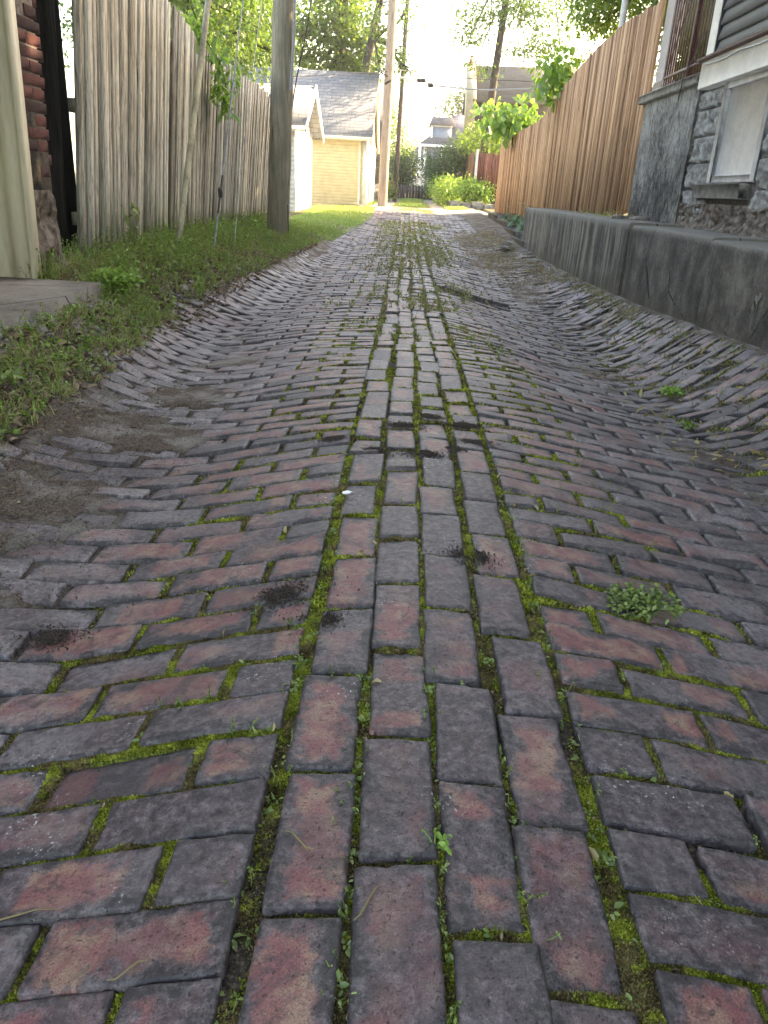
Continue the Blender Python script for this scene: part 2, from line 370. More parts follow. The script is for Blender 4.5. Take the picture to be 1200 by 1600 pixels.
M['grey_siding'] = mat_plain('grey_clapboard', (.105, .115, .125), .55, .12, 5, .002, (1, .3, 1))
M['blue_siding'] = mat_plain('blue_grey_siding', (.16, .2, .27), .6, .1, 3, .002)
M['brown_shingle'] = None
M['metal'] = mat_plain('galvanised_metal', (.42, .44, .46), .4, .2, 30, .001, metal=.7)
M['iron'] = mat_plain('maroon_iron', (.085, .035, .035), .5, .25, 30, .002)
M['rubber'] = mat_plain('black_rubber', (.02, .02, .022), .5, .2, 30, .001)
M['pvc'] = mat_plain('yellowed_plastic', (.36, .33, .23), .5, .3, 7, .001, (1, 1, .3))
M['cablegrey'] = mat_plain('grey_cable', (.22, .24, .27), .5, .15, 30, .001)
M['cablelight'] = mat_plain('pale_cable', (.5, .5, .5), .5, .15, 30, .001)
M['slab'] = None
def mat_concrete(name, dark, mid, light, streak=0, sc=6, spots=None, cracks=0):
    t = NT(name); P = t.coord(); n1 = t.noise(P, sc, 7, .7); n2 = t.noise(P, sc * 14, 4, .75)
    f = t.math('ADD', t.math('MULTIPLY', n1, .65), t.math('MULTIPLY', n2, .35))
    if streak:
        st = t.noise(t.coord((1, 1, .2)), 2.6, 6, .7); f = t.math('ADD', t.math('MULTIPLY', f, 1 - streak), t.math('MULTIPLY', st, streak))
    col = t.ramp(f, [(.40, dark), (.5, mid), (.61, light)])
    if streak:
        # pale lime runs on the far end, as tone.x says
        a = t.xyz(t.attr())[0]; st2 = t.math('ADD', t.math('MULTIPLY', t.noise(t.coord((1, 1, .05)), 17, 4, .7), .45), t.math('MULTIPLY', t.noise(t.coord((1, 1, .03)), 4.5, 3, .6), .55))
        col = t.mix(t.math('MULTIPLY', a, t.math('MULTIPLY', t.sm(st2, .48, .58), .8)), col, (.33, .30, .24))
        bl = t.math('MULTIPLY', t.sm(t.noise(t.coord((1, 1, .08)), 3.2, 4, .6), .42, .36), .45); bl = t.math('MAXIMUM', bl, t.math('MULTIPLY', a, t.math('MULTIPLY', t.sm(st2, .46, .40), .6))); col = t.mix(bl, col, (.022, .02, .019))
    if streak: col = t.mix(t.math('MULTIPLY', t.sm(t.math('ADD', t.xyz(P)[2], t.math('MULTIPLY_ADD', n2, .12, -.06)), .545, .60), .75), col, (.20, .185, .165))
    if streak:
        vo = t.n('TexVoronoi', feature='DISTANCE_TO_EDGE'); t.t.links.new(t.coord((1, 1, .6)), vo.inputs['Vector']); vo.inputs['Scale'].default_value = .9
        col = t.mix(t.math('MULTIPLY', t.sm(vo.outputs[0], .006, .001), t.sm(n1, .47, .53)), col, (.015, .013, .012))
        col = t.mix(t.math('MULTIPLY', t.sm(t.xyz(P)[2], .12, -.08), .5), col, (.10, .085, .06))
    if cracks:
        vo = t.n('TexVoronoi', feature='DISTANCE_TO_EDGE'); t.t.links.new(P, vo.inputs['Vector']); vo.inputs['Scale'].default_value = .8
        col = t.mix(t.sm(vo.outputs[0], .007, .001), col, (.02, .018, .016))
    return t.out(col, .9, t.bump(t.math('ADD', n1, t.math('MULTIPLY', n2, .5)), .008 if not streak else .014, 1), .2)
def mat_stain():
    t = NT('stained_render'); P = t.coord(); a = t.noise(t.coord((1, 1, .6)), 22, 6, .8); b = t.noise(P, 2.4, 4, .6); c = t.noise(P, 110, 4, .8)
    z = t.xyz(P)[2]; f = t.math('ADD', t.math('MULTIPLY', a, .5), t.math('ADD', t.math('MULTIPLY', c, .3), t.math('MULTIPLY', b, .3)))
    f = t.math('ADD', f, t.math('MULTIPLY', t.sm(z, .6, 1.7), .08))
    col = t.ramp(f, [(.48, (.022, .02, .018)), (.55, (.08, .075, .068)), (.61, (.20, .19, .172)), (.70, (.38, .365, .335))])
    return t.out(col, .92, t.bump(t.math('ADD', a, c), .014, 1), .2)
M['slab'] = mat_concrete('slab_concrete', (.09, .08, .07), (.16, .145, .13), (.22, .2, .18), sc=3, cracks=1)
M['retain'] = mat_concrete('retaining_concrete', (.032, .028, .025), (.082, .072, .064), (.19, .17, .145), .35, 4)
M['render'] = mat_stain()
M['cap'] = mat_concrete('cap_concrete', (.16, .15, .13), (.27, .255, .23), (.38, .365, .33), 0, 9)
M['stone'] = mat_concrete('rockface_stone', (.12, .112, .104), (.25, .24, .225), (.40, .385, .365), 0, 9)
M['rubble'] = mat_concrete('rubble_stone', (.05, .038, .03), (.14, .11, .09), (.25, .21, .18), 0, 12)
M['mortar'] = mat_concrete('mortar', (.12, .1, .09), (.2, .17, .15), (.28, .25, .22), 0, 20)
M['curb'] = mat_concrete('curb_stone', (.10, .095, .085), (.2, .185, .165), (.3, .28, .25), 0, 8)
def mat_brickwall(name, c1, c2, mort, axes, bw=.22, bh=.075):
    t = NT(name); P = t.coord(); s = t.xyz(P); cx = t.n('CombineXYZ'); t.set(cx.inputs[0], s[axes[0]]); t.set(cx.inputs[1], s[axes[1]])
    b = t.n('TexBrick'); t.t.links.new(cx.outputs[0], b.inputs['Vector']); b.inputs['Scale'].default_value = 1
    b.inputs['Brick Width'].default_value = bw; b.inputs['Row Height'].default_value = bh; b.inputs['Mortar Size'].default_value = .007; b.inputs['Mortar Smooth'].default_value = .4
    b.inputs['Color1'].default_value = (*c1, 1); b.inputs['Color2'].default_value = (*c2, 1); b.inputs['Mortar'].default_value = (*mort, 1)
    col = t.mix(1, b.outputs[0], t.ramp(t.noise(P, 30, 5, .7), [(.3, .6), (.7, 1.25)]), 'MULTIPLY')
    h = t.math('ADD', t.math('MULTIPLY', b.outputs['Fac'], -1), t.math('MULTIPLY', t.noise(P, 50, 4), .3))
    return t.out(col, .85, t.bump(h, .008, 1), .25)
M['brickwall'] = mat_brickwall('red_wall_brick', (.2, .06, .04), (.13, .042, .034), (.2, .17, .15), (1, 2))
M['shingle_grey'] = mat_brickwall('grey_shingle', (.20, .215, .235), (.155, .17, .19), (.08, .085, .10), (0, 2), .30, .105)
M['shingle_brown'] = mat_brickwall('brown_shingle', (.13, .10, .085), (.09, .07, .062), (.035, .03, .028), (0, 2), .35, .17)
M['shingle_tan'] = mat_brickwall('tan_shingle', (.14, .112, .088), (.11, .09, .07), (.12, .1, .08), (0, 2), .35, .12)
M['shingle_slate'] = mat_brickwall('slate_shingle', (.17, .16, .18), (.12, .12, .14), (.06, .06, .07), (0, 2), .4, .16)
def mat_glass(name):
    t = NT(name); return t.out((.03, .035, .04), .08, None, .6)
M['glass'] = mat_glass('dark_window_glass')

# ------------------------------------------------------------------ terrain height
KN = {
 .7: [(-200, .13), (-4, .12), (-2.4, .12), (-1.9, .14), (-1.75, .05), (-1.5, -.10), (-1.2, -.15), (-.83, -.15), (-.55, -.119), (-.31, -.055), (-.18, -.02), (.09, .0), (.34, -.02), (.59, -.07), (.88, -.12), (1.3, -.16), (1.6, -.14), (2.2, .07)],
 1.4: [(-200, .15), (-2.4, .13), (-1.9, .14), (-1.8, .10), (-1.6, -.08), (-1.4, -.14), (-1.15, -.168), (-.83, -.174), (-.69, -.156), (-.55, -.119), (-.42, -.084), (-.3, -.049), (-.17, -.02), (.09, 0), (.35, -.02), (.48, -.034), (.61, -.057), (.74, -.080), (.88, -.113), (1.3, -.17), (1.6, -.17), (2.2, .06)],
 1.9: [(-200, .13), (-2.4, .13), (-1.9, .14), (-1.8, .11), (-1.6, -.02), (-1.4, -.10), (-1.15, -.145), (-.91, -.148), (-.76, -.144), (-.63, -.13), (-.44, -.084), (-.19, -.02), (.09, 0), (.36, -.02), (.6, -.06), (.9, -.11), (1.35, -.17), (1.6, -.18), (2.2, .06)],
 2.9: [(-200, .13), (-2.4, .13), (-1.95, .14), (-1.8, .12), (-1.65, .03), (-1.4, -.10), (-1.15, -.16), (-.85, -.175), (-.6, -.13), (-.35, -.08), (-.15, -.045), (.09, -.035), (.36, -.04), (.46, -.047), (.68, -.077), (.91, -.116), (1.16, -.147), (1.33, -.172), (1.51, -.194), (1.75, -.15), (2.2, .07)],
 4.6: [(-200, .13), (-2.4, .13), (-1.95, .14), (-1.8, .11), (-1.68, -.01), (-1.4, -.15), (-1.15, -.21), (-.85, -.17), (-.6, -.11), (-.35, -.075), (-.15, -.065), (.36, -.06), (.68, -.092), (.95, -.175), (1.2, -.235), (1.48, -.268), (1.7, -.23), (1.9, -.12), (2.2, .07)],
 5.7: [(-200, .17), (-2.4, .18), (-2.1, .03), (-1.9, -.08), (-1.7, -.156), (-1.47, -.21), (-1.25, -.23), (-.99, -.172), (-.62, -.115), (-.18, -.09), (.36, -.09), (.7, -.15), (1.0, -.23), (1.3, -.28), (1.6, -.3), (1.85, -.2), (2.2, .02)],
 7.4: [(-200, .2), (-2.4, .2), (-1.9, .08), (-1.6, -.05), (-1.3, -.17), (-1.05, -.2), (-.7, -.13), (-.15, -.09), (.4, -.11), (.7, -.19), (1.04, -.263), (1.4, -.32), (1.66, -.33), (1.9, -.24), (2.2, -.045)],
 10.: [(-200, .2), (-2.4, .2), (-1.9, .15), (-1.5, .03), (-1.25, -.1), (-1.0, -.15), (-.6, -.12), (-.15, -.07), (.4, -.08), (.8, -.17), (1.2, -.24), (1.6, -.22), (2.2, -.09)],
 14.: [(-200, .2), (-2.4, .2), (-1.6, .1), (-1.2, -.02), (-.9, -.07), (-.15, -.03), (.4, -.04), (.8, -.1), (1.2, -.15), (1.6, -.14), (2.2, -.08)],
 17.: [(-200, .2), (-3, .15), (-1.7, .08), (-1.1, 0), (-.6, -.03), (0, -.02), (.6, -.05), (1.2, -.08), (1.7, -.03), (2.2, .0)],
 22.: [(-200, .2), (-3, .16), (-1, .08), (0, .1), (1, .08), (2.2, .2)],
 28.: [(-200, .2), (-3, .18), (-1, .27), (0, .25), (1, .24), (2.2, .3)],
 38.: [(-200, .3), (-2, .29), (0, .29), (2, .4)],
 46.: [(-200, .4), (0, .38), (200, .5)],
 66.: [(-200, .6), (200, .62)], 400.: [(-200, .6), (200, .6)]}
GX = np.arange(-6, 6.001, .04); GY = np.arange(0, 70.01, .08)
def _hg():
    ks = sorted(KN); A = []
    for k in ks:
        r = list(KN[k])
        if k <= 15: r += [(2.45, r[-1][1]), (2.65, .58), (200, .6)]
        elif k == 17.: r += [(2.6, .25), (2.9, .4), (200, .5)]
        else: r += [(200, r[-1][1] + .05)] if r[-1][0] < 200 else []
        xs, zs = zip(*r); A.append(np.interp(GX, xs, zs))
    A = np.array(A)
    Z = np.stack([np.interp(GY, ks, A[:, j]) for j in range(len(GX))], 1)
    def sm(Z, n, ax):
        k = np.hanning(2 * n + 3)[1:-1]; k /= k.sum()
        pad = [(n, n) if a == ax else (0, 0) for a in (0, 1)]; Zp = np.pad(Z, pad, mode='edge')
        return np.apply_along_axis(lambda v: np.convolve(v, k, 'valid'), ax, Zp)
    return sm(sm(Z, 2, 1), 5, 0)
HG = _hg()
def H(x, y):
    x = np.asarray(x, float); y = np.asarray(y, float)
    fx = np.clip((x + 6) / .04, 0, len(GX) - 1.001); fy = np.clip(y / .08, 0, len(GY) - 1.001)
    i = fx.astype(int); j = fy.astype(int); a = fx - i; b = fy - j
    z = (HG[j, i] * (1 - a) + HG[j, i + 1] * a) * (1 - b) + (HG[j + 1, i] * (1 - a) + HG[j + 1, i + 1] * a) * b
    wob = .006 * noise2(x * 2.1, y * 2.1, 5) + .009 * noise2(x * .8, y * .8, 9)
    return z + wob * sstep(-2.4, -2.0, x) * (1 - sstep(2.0, 2.3, x))

# ------------------------------------------------------------------ the brick paving
def edgeL(y): return np.interp(y, [0, 5, 7, 9, 11, 14, 17, 26], [-1.85, -1.85, -1.75, -1.55, -1.4, -1.25, -1.2, -1.2])
def edgeR(y): return np.interp(y, [0, 14, 15, 20, 26], [2.17, 2.17, 1.7, 1.6, 1.6])
def bend(x, y):   # rows swing forward on the banks
    r = np.clip(x - 1.45, 0, None) * .42 * sstep(2.2, 3.4, y) * (1 - sstep(11, 13, y))
    l = np.clip(-x - 1.32, 0, None) * .33 * sstep(2.4, 3.6, y) * (1 - sstep(9, 12, y))
    return r + l
B = []   # cx, cy, theta, half length, half width
LJ = .262; RP = .1142
c_j = [np.array([.534, .688, .946, 1.204, 1.448, 1.715, 1.983, 2.224]), np.array([.51, .77, 1.033, 1.294, 1.559, 1.816, 2.055, 2.334]),
       np.array([.41, .668, .93, 1.186, 1.45, 1.711, 1.975, 2.218]), np.array([.35, .599, .855, 1.12, 1.372, 1.638, 1.879, 2.138, 2.374])]
for k in range(4):
    js = list(c_j[k]); js = [js[0] - .258 * i for i in range(6, 0, -1)] + js if k != 0 else [js[1] - .258 * i for i in range(6, 0, -1)] + js[1:]
    while js[-1] < 25.5: js.append(js[-1] + .252 + .012 * rs.randn())
    js = np.array(js)
    for a, b in zip(js[:-1], js[1:]):
        xc = -.092 + .12 * k + .007 * rs.randn() + .012 * math.sin((a + k) * 1.3) + np.interp(a, [0, 3, 25], [0, 0, -.06])
        B.append((xc, (a + b) / 2, math.pi / 2 + .014 * rs.randn(), (b - a) / 2 - .005 - .0025 * rs.rand(), .0532 + .0014 * rs.randn()))
yl = list(np.array([.611, .716, .811, .931, 1.046, 1.158, 1.276, 1.39])); yr = list(np.array([.653, .765, .878, .994, 1.107, 1.219, 1.339, 1.45]))
for side, yy, xe in ((-1, yl, -.156), (1, yr, .336)):
    rows = [yy[0] - RP * i for i in range(12, 0, -1)] + yy
    while rows[-1] < 25.5: rows.append(rows[-1] + RP + .003 * rs.randn())
    par = 0
    for a, b in zip(rows[:-1], rows[1:]):
        yc = (a + b) / 2; par += 1
        xm = np.interp(yc, [0, 3, 25], [0, 0, -.06])
        half = (par + (0 if side < 0 else 0)) % 2 == 0
        pos = 0.0; first = True; rj = .004 * rs.randn()
        lim = abs(edgeL(yc)) if side < 0 else edgeR(yc)
        pos = abs(xe)
        while pos < lim - .05:
            ln = LJ * (.5 if (first and half) else 1) + .005 * rs.randn()
            if pos + ln > lim + .1: ln = lim - pos
            if ln < .07: break
            first = False
            xc = side * (pos + ln / 2) + xm
            k0 = float(bend(xc - .05, yc)); k1 = float(bend(xc + .05, yc)); th = math.atan2(k1 - k0, .1)
            ycc = yc + float(bend(xc, yc)) + rj
            wild = 1 + 1.5 * (abs(xc) > 1.45)
            if not (abs(xc) > 1.5 and rs.rand() < .025):
                B.append((xc, ycc + .002 * wild * rs.randn(), th + .010 * wild * rs.randn(), ln / 2 - .0065 - .0025 * rs.rand(), (.0512 + .0014 * rs.randn()) * (math.cos(th))))
            pos += ln
B = np.array(B); B = B[B[:, 1] > .28]
nB = len(B)
bx, by, bt, bhl, bhw = B.T
e = .04; bz = (H(bx, by) * 2 + H(bx + e, by) + H(bx - e, by) + H(bx, by + e) + H(bx, by - e)) / 6
gx = (H(bx + .06, by) - H(bx - .06, by)) / .12; gy = (H(bx, by + .06) - H(bx, by - .06)) / .12
wild = 1 + 1.5 * sstep(1.45, 1.7, np.abs(bx)) * (by > 2)
gx = gx + .022 * rs.randn(nB) * wild; gy = gy + .042 * rs.randn(nB) * wild; bz = bz + .0024 * rs.randn(nB) * wild - .010 * (rs.rand(nB) < .025)
# the sunken patch on the right of the crown
sk = (bx > .36) & (bx < 1.15) & (by > 7.95) & (by < 8.5); bz = bz - sk * .045 * (1.0 - np.abs(bx - .75) * .5); gy = gy - sk * .12
b_red = rs.rand(nB); b_red *= 1 - .75 * sstep(.7, 1.3, np.abs(bx - .09)) - 0; b_red[np.abs(bx - .09) > 1.5] = rs.rand((np.abs(bx - .09) > 1.5).sum()) * .6
b_dust_light = np.clip(.03 + .75 * np.exp(-((np.abs(bx - .05) - 1.05) / .42) ** 2) + .4 * sstep(2.2, 6, by) + .45 * sstep(5, 12, by) + .1 * rs.randn(nB), 0, .95)  # rut dust, plus paling with distance that paints in the brighter far light
b_dark = (rs.rand(nB) < .07) * (.3 + .6 * rs.rand(nB)) + .12 * rs.rand(nB)
b_r = rs.rand(nB)
def brick_lod(idx, us, vs, prof_r, g, ex):
    """us, vs: template parameters in -1..1"""
    n = len(idx); U, V = np.meshgrid(us, vs, indexing='ij'); U = U.ravel(); V = V.ravel(); k = len(U)
    hl = bhl[idx][:, None]; hw = bhw[idx][:, None]
    # parameters beyond 1 are skirt vertices: same plan position, lower
    uu = np.clip(U, -1, 1)[None] * hl; vv = np.clip(V, -1, 1)[None] * hw
    skirt = ((np.abs(U) > 1) | (np.abs(V) > 1))[None]
    du = hl - np.abs(uu); dv = hw - np.abs(vv)
    cr = .007; # rounded plan corners
    cu = np.clip(cr - du, 0, cr); cv = np.clip(cr - dv, 0, cr); rr = np.sqrt(cu ** 2 + cv ** 2) + 1e-9; f = np.where(rr > cr, cr / rr, 1)
    uu = np.sign(uu) * (hl - cr + cu * f) * (cu > 0) + uu * (cu <= 0); vv = np.sign(vv) * (hw - cr + cv * f) * (cv > 0) + vv * (cv <= 0)
    du = np.clip(prof_r - (hl - np.abs(uu)), 0, prof_r) / prof_r; dv = np.clip(prof_r - (hw - np.abs(vv)), 0, prof_r) / prof_r
    ed = np.clip(np.sqrt(du ** 2 + dv ** 2), 0, 1)
    z = -prof_r * .8 * (1 - np.sqrt(np.clip(1 - ed ** 2, 0, 1)))
    # chipped corners and uneven wear
    c, s_ = np.cos(bt[idx])[:, None], np.sin(bt[idx])[:, None]
    X = bx[idx][:, None] + uu * c - vv * s_; Y = by[idx][:, None] + uu * s_ + vv * c
    if len(us) > 6:
        z = z + .0016 * fbm(X * 22, Y * 22, 3, 3) + .0011 * noise2(X * 75, Y * 75, 6)
        w = .0022 * fbm(X * 30, Y * 30, 12, 3) * (ed > .2); X = X + w; Y = Y + .0022 * fbm(X * 30, Y * 30, 15, 3) * (ed > .2)
        chip = sstep(.22, .34, fbm(X * 17, Y * 17, 21, 3)) * sstep(.05, .5, ed + .25 * fbm(X * 60, Y * 60, 27, 2)); z = z - chip * .006; spall = sstep(.42, .5, fbm(X * 11, Y * 11, 29, 4)); z = z - spall * .0022
    z = z - skirt * .045
    Z = bz[idx][:, None] + gx[idx][:, None] * (X - bx[idx][:, None]) + gy[idx][:, None] * (Y - by[idx][:, None]) + z
    a, b = len(us), len(vs); i = (np.arange(a - 1)[:, None] * b + np.arange(b - 1)[None]).ravel()
    F = np.stack([i, i + b, i + b + 1, i + 1], 1); F = (F[None] + (np.arange(n) * k)[:, None, None]).reshape(-1, 4)
    tone = np.stack([b_red[idx], b_dust_light[idx], b_dark[idx]], 1)
    g.add(np.stack([X, Y, Z], -1).reshape(-1, 3), F, 0, np.repeat(tone, k, 0))
    ex['buv'].append(np.stack([uu, vv, 0 * uu], -1).reshape(-1, 3))
    ex['info'].append(np.repeat(np.stack([bhl[idx], bhw[idx], b_r[idx]], 1), k, 0))
g = G(); ex = {'buv': [], 'info': []}
def tpl(inner): return np.array([-1.01] + inner + [1.01])
ids = np.arange(nB)
near = by < 1.9; mid = (by >= 1.9) & (by < 5); far = by >= 5
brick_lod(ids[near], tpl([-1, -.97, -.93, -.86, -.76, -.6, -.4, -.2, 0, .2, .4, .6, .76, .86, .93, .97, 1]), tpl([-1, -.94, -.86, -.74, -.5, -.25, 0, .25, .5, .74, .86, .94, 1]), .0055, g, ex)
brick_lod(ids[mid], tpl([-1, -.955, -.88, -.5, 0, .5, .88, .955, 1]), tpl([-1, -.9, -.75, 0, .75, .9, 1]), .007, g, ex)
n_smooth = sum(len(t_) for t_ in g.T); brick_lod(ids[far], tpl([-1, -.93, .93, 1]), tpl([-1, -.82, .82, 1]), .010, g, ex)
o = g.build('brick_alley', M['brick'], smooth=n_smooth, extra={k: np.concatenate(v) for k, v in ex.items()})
tag(o, 'worn brick alley paving with moss in its joints', None, kind='structure')

# which points fall on a brick
from math import floor
cellx, celly = .3, .3
_cells = {}
for i in range(nB):
    c = (floor(bx[i] / cellx), floor(by[i] / celly)); _cells.setdefault(c, []).append(i)
def in_brick(px, py, sh=.002):
    out = np.zeros(len(px), bool); ci = np.floor(px / cellx).astype(int); cj = np.floor(py / celly).astype(int)
    key = ci * 1000 + cj; order = np.argsort(key); ks = key[order]; st = np.flatnonzero(np.r_[True, ks[1:] != ks[:-1]]); en = np.r_[st[1:], len(ks)]
    for s0, e0 in zip(st, en):
        pi = order[s0:e0]; a, b = ci[pi[0]], cj[pi[0]]
        cand = [q for da in (-1, 0, 1) for db in (-1, 0, 1) for q in _cells.get((a + da, b + db), [])]
        if not cand: continue
        cand = np.array(cand); dx = px[pi][:, None] - bx[cand][None]; dy = py[pi][:, None] - by[cand][None]
        c, s_ = np.cos(bt[cand])[None], np.sin(bt[cand])[None]
        u = dx * c + dy * s_; v = -dx * s_ + dy * c
        out[pi] = ((np.abs(u) < bhl[cand][None] - sh) & (np.abs(v) < bhw[cand][None] - sh)).any(1)
    return out
# ------------------------------------------------------------------ ground sheet
def moss_f(x, y):
    """0..1 how mossy the joints are here"""
    w = np.interp(y, [0, 3, 6, 26], [.95, .75, .7, .8])
    m = 1 - sstep(w * .75, w, np.abs(x - .09) + .12 * fbm(x * 2, y * 2, 31, 2))
    n = fbm(x * 4, y * 4, 33, 3)
    m = m * sstep(-.5, .0, n + .12 * (y < 2.5))
    dry = np.exp(-((x - .02) / .045) ** 2) * .0 + np.exp(-((x + .032) / .02) ** 2) * .5 + np.exp(-((x - .21) / .02) ** 2) * .75
    m = m * (1 - dry * sstep(-.3, .3, fbm(x * 3, y * 1.5, 35, 2)))
    return np.clip(m, 0, 1)
DP = [(-1.3, 3.05, .5, .42, .016), (-1.0, 3.0, .35, .35, .010), (-1.05, 3.75, .35, .4, .009), (-1.0, 4.6, .3, .3, .007), (-1.15, 2.2, .4, .5, .012), (-1.15, 1.6, .32, .4, .011), (-1.7, 3.2, .45, .8, .02), 
      (-1.75, 4.3, .35, .6, .014), (-1.95, 5.4, .3, .8, .014), (-1.75, 7.4, .25, 1.0, .014), (-1.45, 9.5, .25, 1.2, .014), (-1.3, 12, .25, 2, .014), (1.35, 3.25, .3, .3, .004), (1.45, 2.7, .25, .3, .003), (1.3, 5.2, .4, .5, .004), (1.5, 9.5, .35, 1.6, .007), (1.5, 13, .5, 2, .012), (1.4, 16.5, .6, 2.5, .014), (1.9, 11, .3, 2, .012),
      (-1.0, 10, .2, .4, .004), (1.1, 12.0, .25, .7, .006)]
def sheet(x, y):
    w = fbm(x * 9, y * 9, 41, 4); big = fbm(x * 2.2, y * 2.2, 47, 3)
    ms = moss_f(x, y); dirt = np.zeros_like(x); top = np.full_like(x, -1.0)
    for (cx, cy, rx, ry, h) in DP:
        r = np.sqrt(((x - cx) / rx) ** 2 + ((y - cy) / ry) ** 2) + .45 * w + .25 * big
        q = 1 - sstep(.35, 1.0, r); dirt = np.maximum(dirt, q); top = np.maximum(top, np.where(q > 0, -.014 + (h * .62 + .014) * q + .003 * fbm(x * 25, y * 25, 45, 3), -1))
    off = -.019 + ms * (.010 + .004 * fbm(x * 30, y * 30, 43, 2)) + .003 * w
    off = np.maximum(off, top + .003 * w + .002 * noise2(x * 55, y * 55, 49) * (top > -.5))
    # beyond the paving the soil lies level with the bricks
    el = edgeL(y); er = edgeR(y)
    outL = sstep(0, .3, el + .15 * w + .1 * big - x); outR = sstep(0, .12, x - er + .1)
    endY = sstep(25.2, 25.6, y)
    off = np.maximum(off, (-.017 + .032 * outL)); off = np.where(outR > 0, np.maximum(off, -.01), off); off = np.maximum(off, -.017 + .022 * endY)
    off = off - .055 * sstep(.34, .4, x) * (1 - sstep(1.05, 1.2, x)) * sstep(7.9, 8.0, y) * (1 - sstep(8.45, 8.6, y))
    gr = outL * (x < 0); gr = np.maximum(gr, sstep(2.5, 2.8, x))
    gr = np.maximum(gr, endY * np.where((y > 29.5) & (y < 44), np.exp(-((x - .1) / .28) ** 2) + sstep(1.15, 1.4, np.abs(x)), np.where(y < 29.5, .8 * sstep(1.3, 2, -x), sstep(1.5, 2.2, np.abs(x)))))
    dirt = np.maximum(dirt, .8 * endY); dirt = np.maximum(dirt, .75 * sstep(.75, 1.1, np.abs(x - .05)) * (1 - ms))
    return off, ms, dirt, np.clip(gr, 0, 1)
ys = [.25]
while ys[-1] < 28: ys.append(ys[-1] + max(.0065, .0042 * ys[-1]))
while ys[-1] < 500: ys.append(ys[-1] * 1.06)
ys = np.array([-60, -20, -6, -2, -.6, 0, .15] + ys)
xi = np.arange(-1.3, 1.5, .0085); xr = [xi[-1]]; st = .012
while xr[-1] < 3: xr.append(xr[-1] + .016)
while xr[-1] < 300: xr.append(xr[-1] + max(.03, .1 * (xr[-1] - 2.9)))
xl = [xi[0]]
while xl[-1] > -3: xl.append(xl[-1] - .016)
while xl[-1] > -300: xl.append(xl[-1] - max(.03, .1 * (-xl[-1] - 2.9)))
xs = np.concatenate([np.array(xl[1:])[::-1], xi, np.array(xr[1:])])
X, Y = np.meshgrid(xs, ys); off, ms, dirt, gr = sheet(X.ravel(), Y.ravel())
Z = H(X.ravel(), Y.ravel()) + off
Z -= .05 * ((X.ravel() > 2.3) & (X.ravel() < 2.7))
fx_ = X.ravel(); fy_ = Y.ravel(); nn = (fy_ > .2) & (fy_ < 12) & (np.abs(fx_) < 2.3) & (off < .001)
ib = np.zeros(len(fx_), bool); ib[nn] = in_brick(fx_[nn], fy_[nn], .006); Z -= .014 * ib
g = G(); g.grid(X, Y, Z.reshape(X.shape), 0, np.stack([ms, dirt, gr], 1))
o = g.build('ground', M['ground'], smooth=True); tag(o, 'soil and dirt ground under and beside the brick alley', None, kind='structure')
def SURF(x, y):
    x = np.asarray(x, float); y = np.asarray(y, float); return H(x, y) + sheet(x, y)[0]

def joint_pts(n, x0, x1, y0, y1, power=1.0):
    px = rs.uniform(x0, x1, n); py = y0 + (y1 - y0) * rs.rand(n) ** power
    k = ~in_brick(px, py); return px[k], py[k]

# ------------------------------------------------------------------ moss (stuff)
g = G()
for (n, x0, x1, y0, y1, sz, nb) in ((1100000, -.8, 1.0, .42, 1.45, .0062, 2), (620000, -.85, 1.15, 1.45, 2.8, .0095, 1), (380000, -.8, 1.1, 2.8, 6, .016, 1)):
    px, py = joint_pts(n, x0, x1, y0, y1)
    k = rs.rand(len(px)) < moss_f(px, py) ** .7; px, py = px[k], py[k]
    pz = SURF(px, py) - .001
    for _ in range(nb):
        P = np.stack([px + rs.normal(size=len(px)) * .001, py + rs.normal(size=len(px)) * .001, pz], 1)
        g.leaves(P, rdir(len(P), 1.1), sz * rs.uniform(.5, 1.3, len(P)), sz * .45, .1, .2, 0, np.clip(.5 + .5 * fbm(px * 40, py * 40, 55, 2) + .25 * rs.randn(len(px)), 0, 1))
o = g.build('moss', M['moss']); tag(o, 'green moss filling the joints between the bricks', None, kind='stuff')

# ------------------------------------------------------------------ little weeds in the joints (stuff)
def rosette(g, x, y, z, r, n, m=0, kind='oval', up=.5, asp=.5):
    t = rs.rand(n) * 2 * np.pi; D = np.stack([np.cos(t), np.sin(t), up * rs.uniform(.3, 1.5, n)], 1)
    st = rs.uniform(0, .4, n)[:, None] * r * D; P = np.array([[x, y, z]]) + st
    L = r * rs.uniform(.5, 1.0, n); g.leaves(P, D, L, L * asp, .2, .12, m, None, kind)
def sprig(g, x, y, z, h, n, m=0, lsz=.012, lean=.25, stem=1):
    d = np.array([rs.randn() * lean, rs.randn() * lean, 1.0]); d /= np.linalg.norm(d)
    t = np.linspace(0, 1, 5)[:, None]; bend_ = np.array([rs.randn(), rs.randn(), 0]) * h * .15
    C = np.array([x, y, z]) + t * d * h + t ** 2 * bend_
    g.tube(C, np.linspace(.0012, .0005, 5) * (1 + h * 3), 4, stem, rs.rand() * np.ones(3), False)
    tt = rs.uniform(.15, 1, n); P = np.array([x, y, z]) + tt[:, None] * d * h + tt[:, None] ** 2 * bend_
    D = rdir(n, .3); g.leaves(P, D, lsz * rs.uniform(.6, 1.3, n), lsz * .5, .2, .15, m, None, 'oval')
g = G()
px, py = joint_pts(2600, -.75, 1.15, .45, 3.2)
k = rs.rand(len(px)) < (moss_f(px, py) > .1) * .9 * sstep(-.3, .45, fbm(px * 3, py * 3, 61, 2)); px, py = px[k][:620], py[k][:620]; pz = SURF(px, py)
for x, y, z in zip(px, py, pz):
    if rs.rand() < .5: rosette(g, x, y, z + .002, rs.uniform(.008, .022), rs.randint(4, 9), 0)
    else: sprig(g, x, y, z, rs.uniform(.012, .04), rs.randint(6, 14), 0, .007)
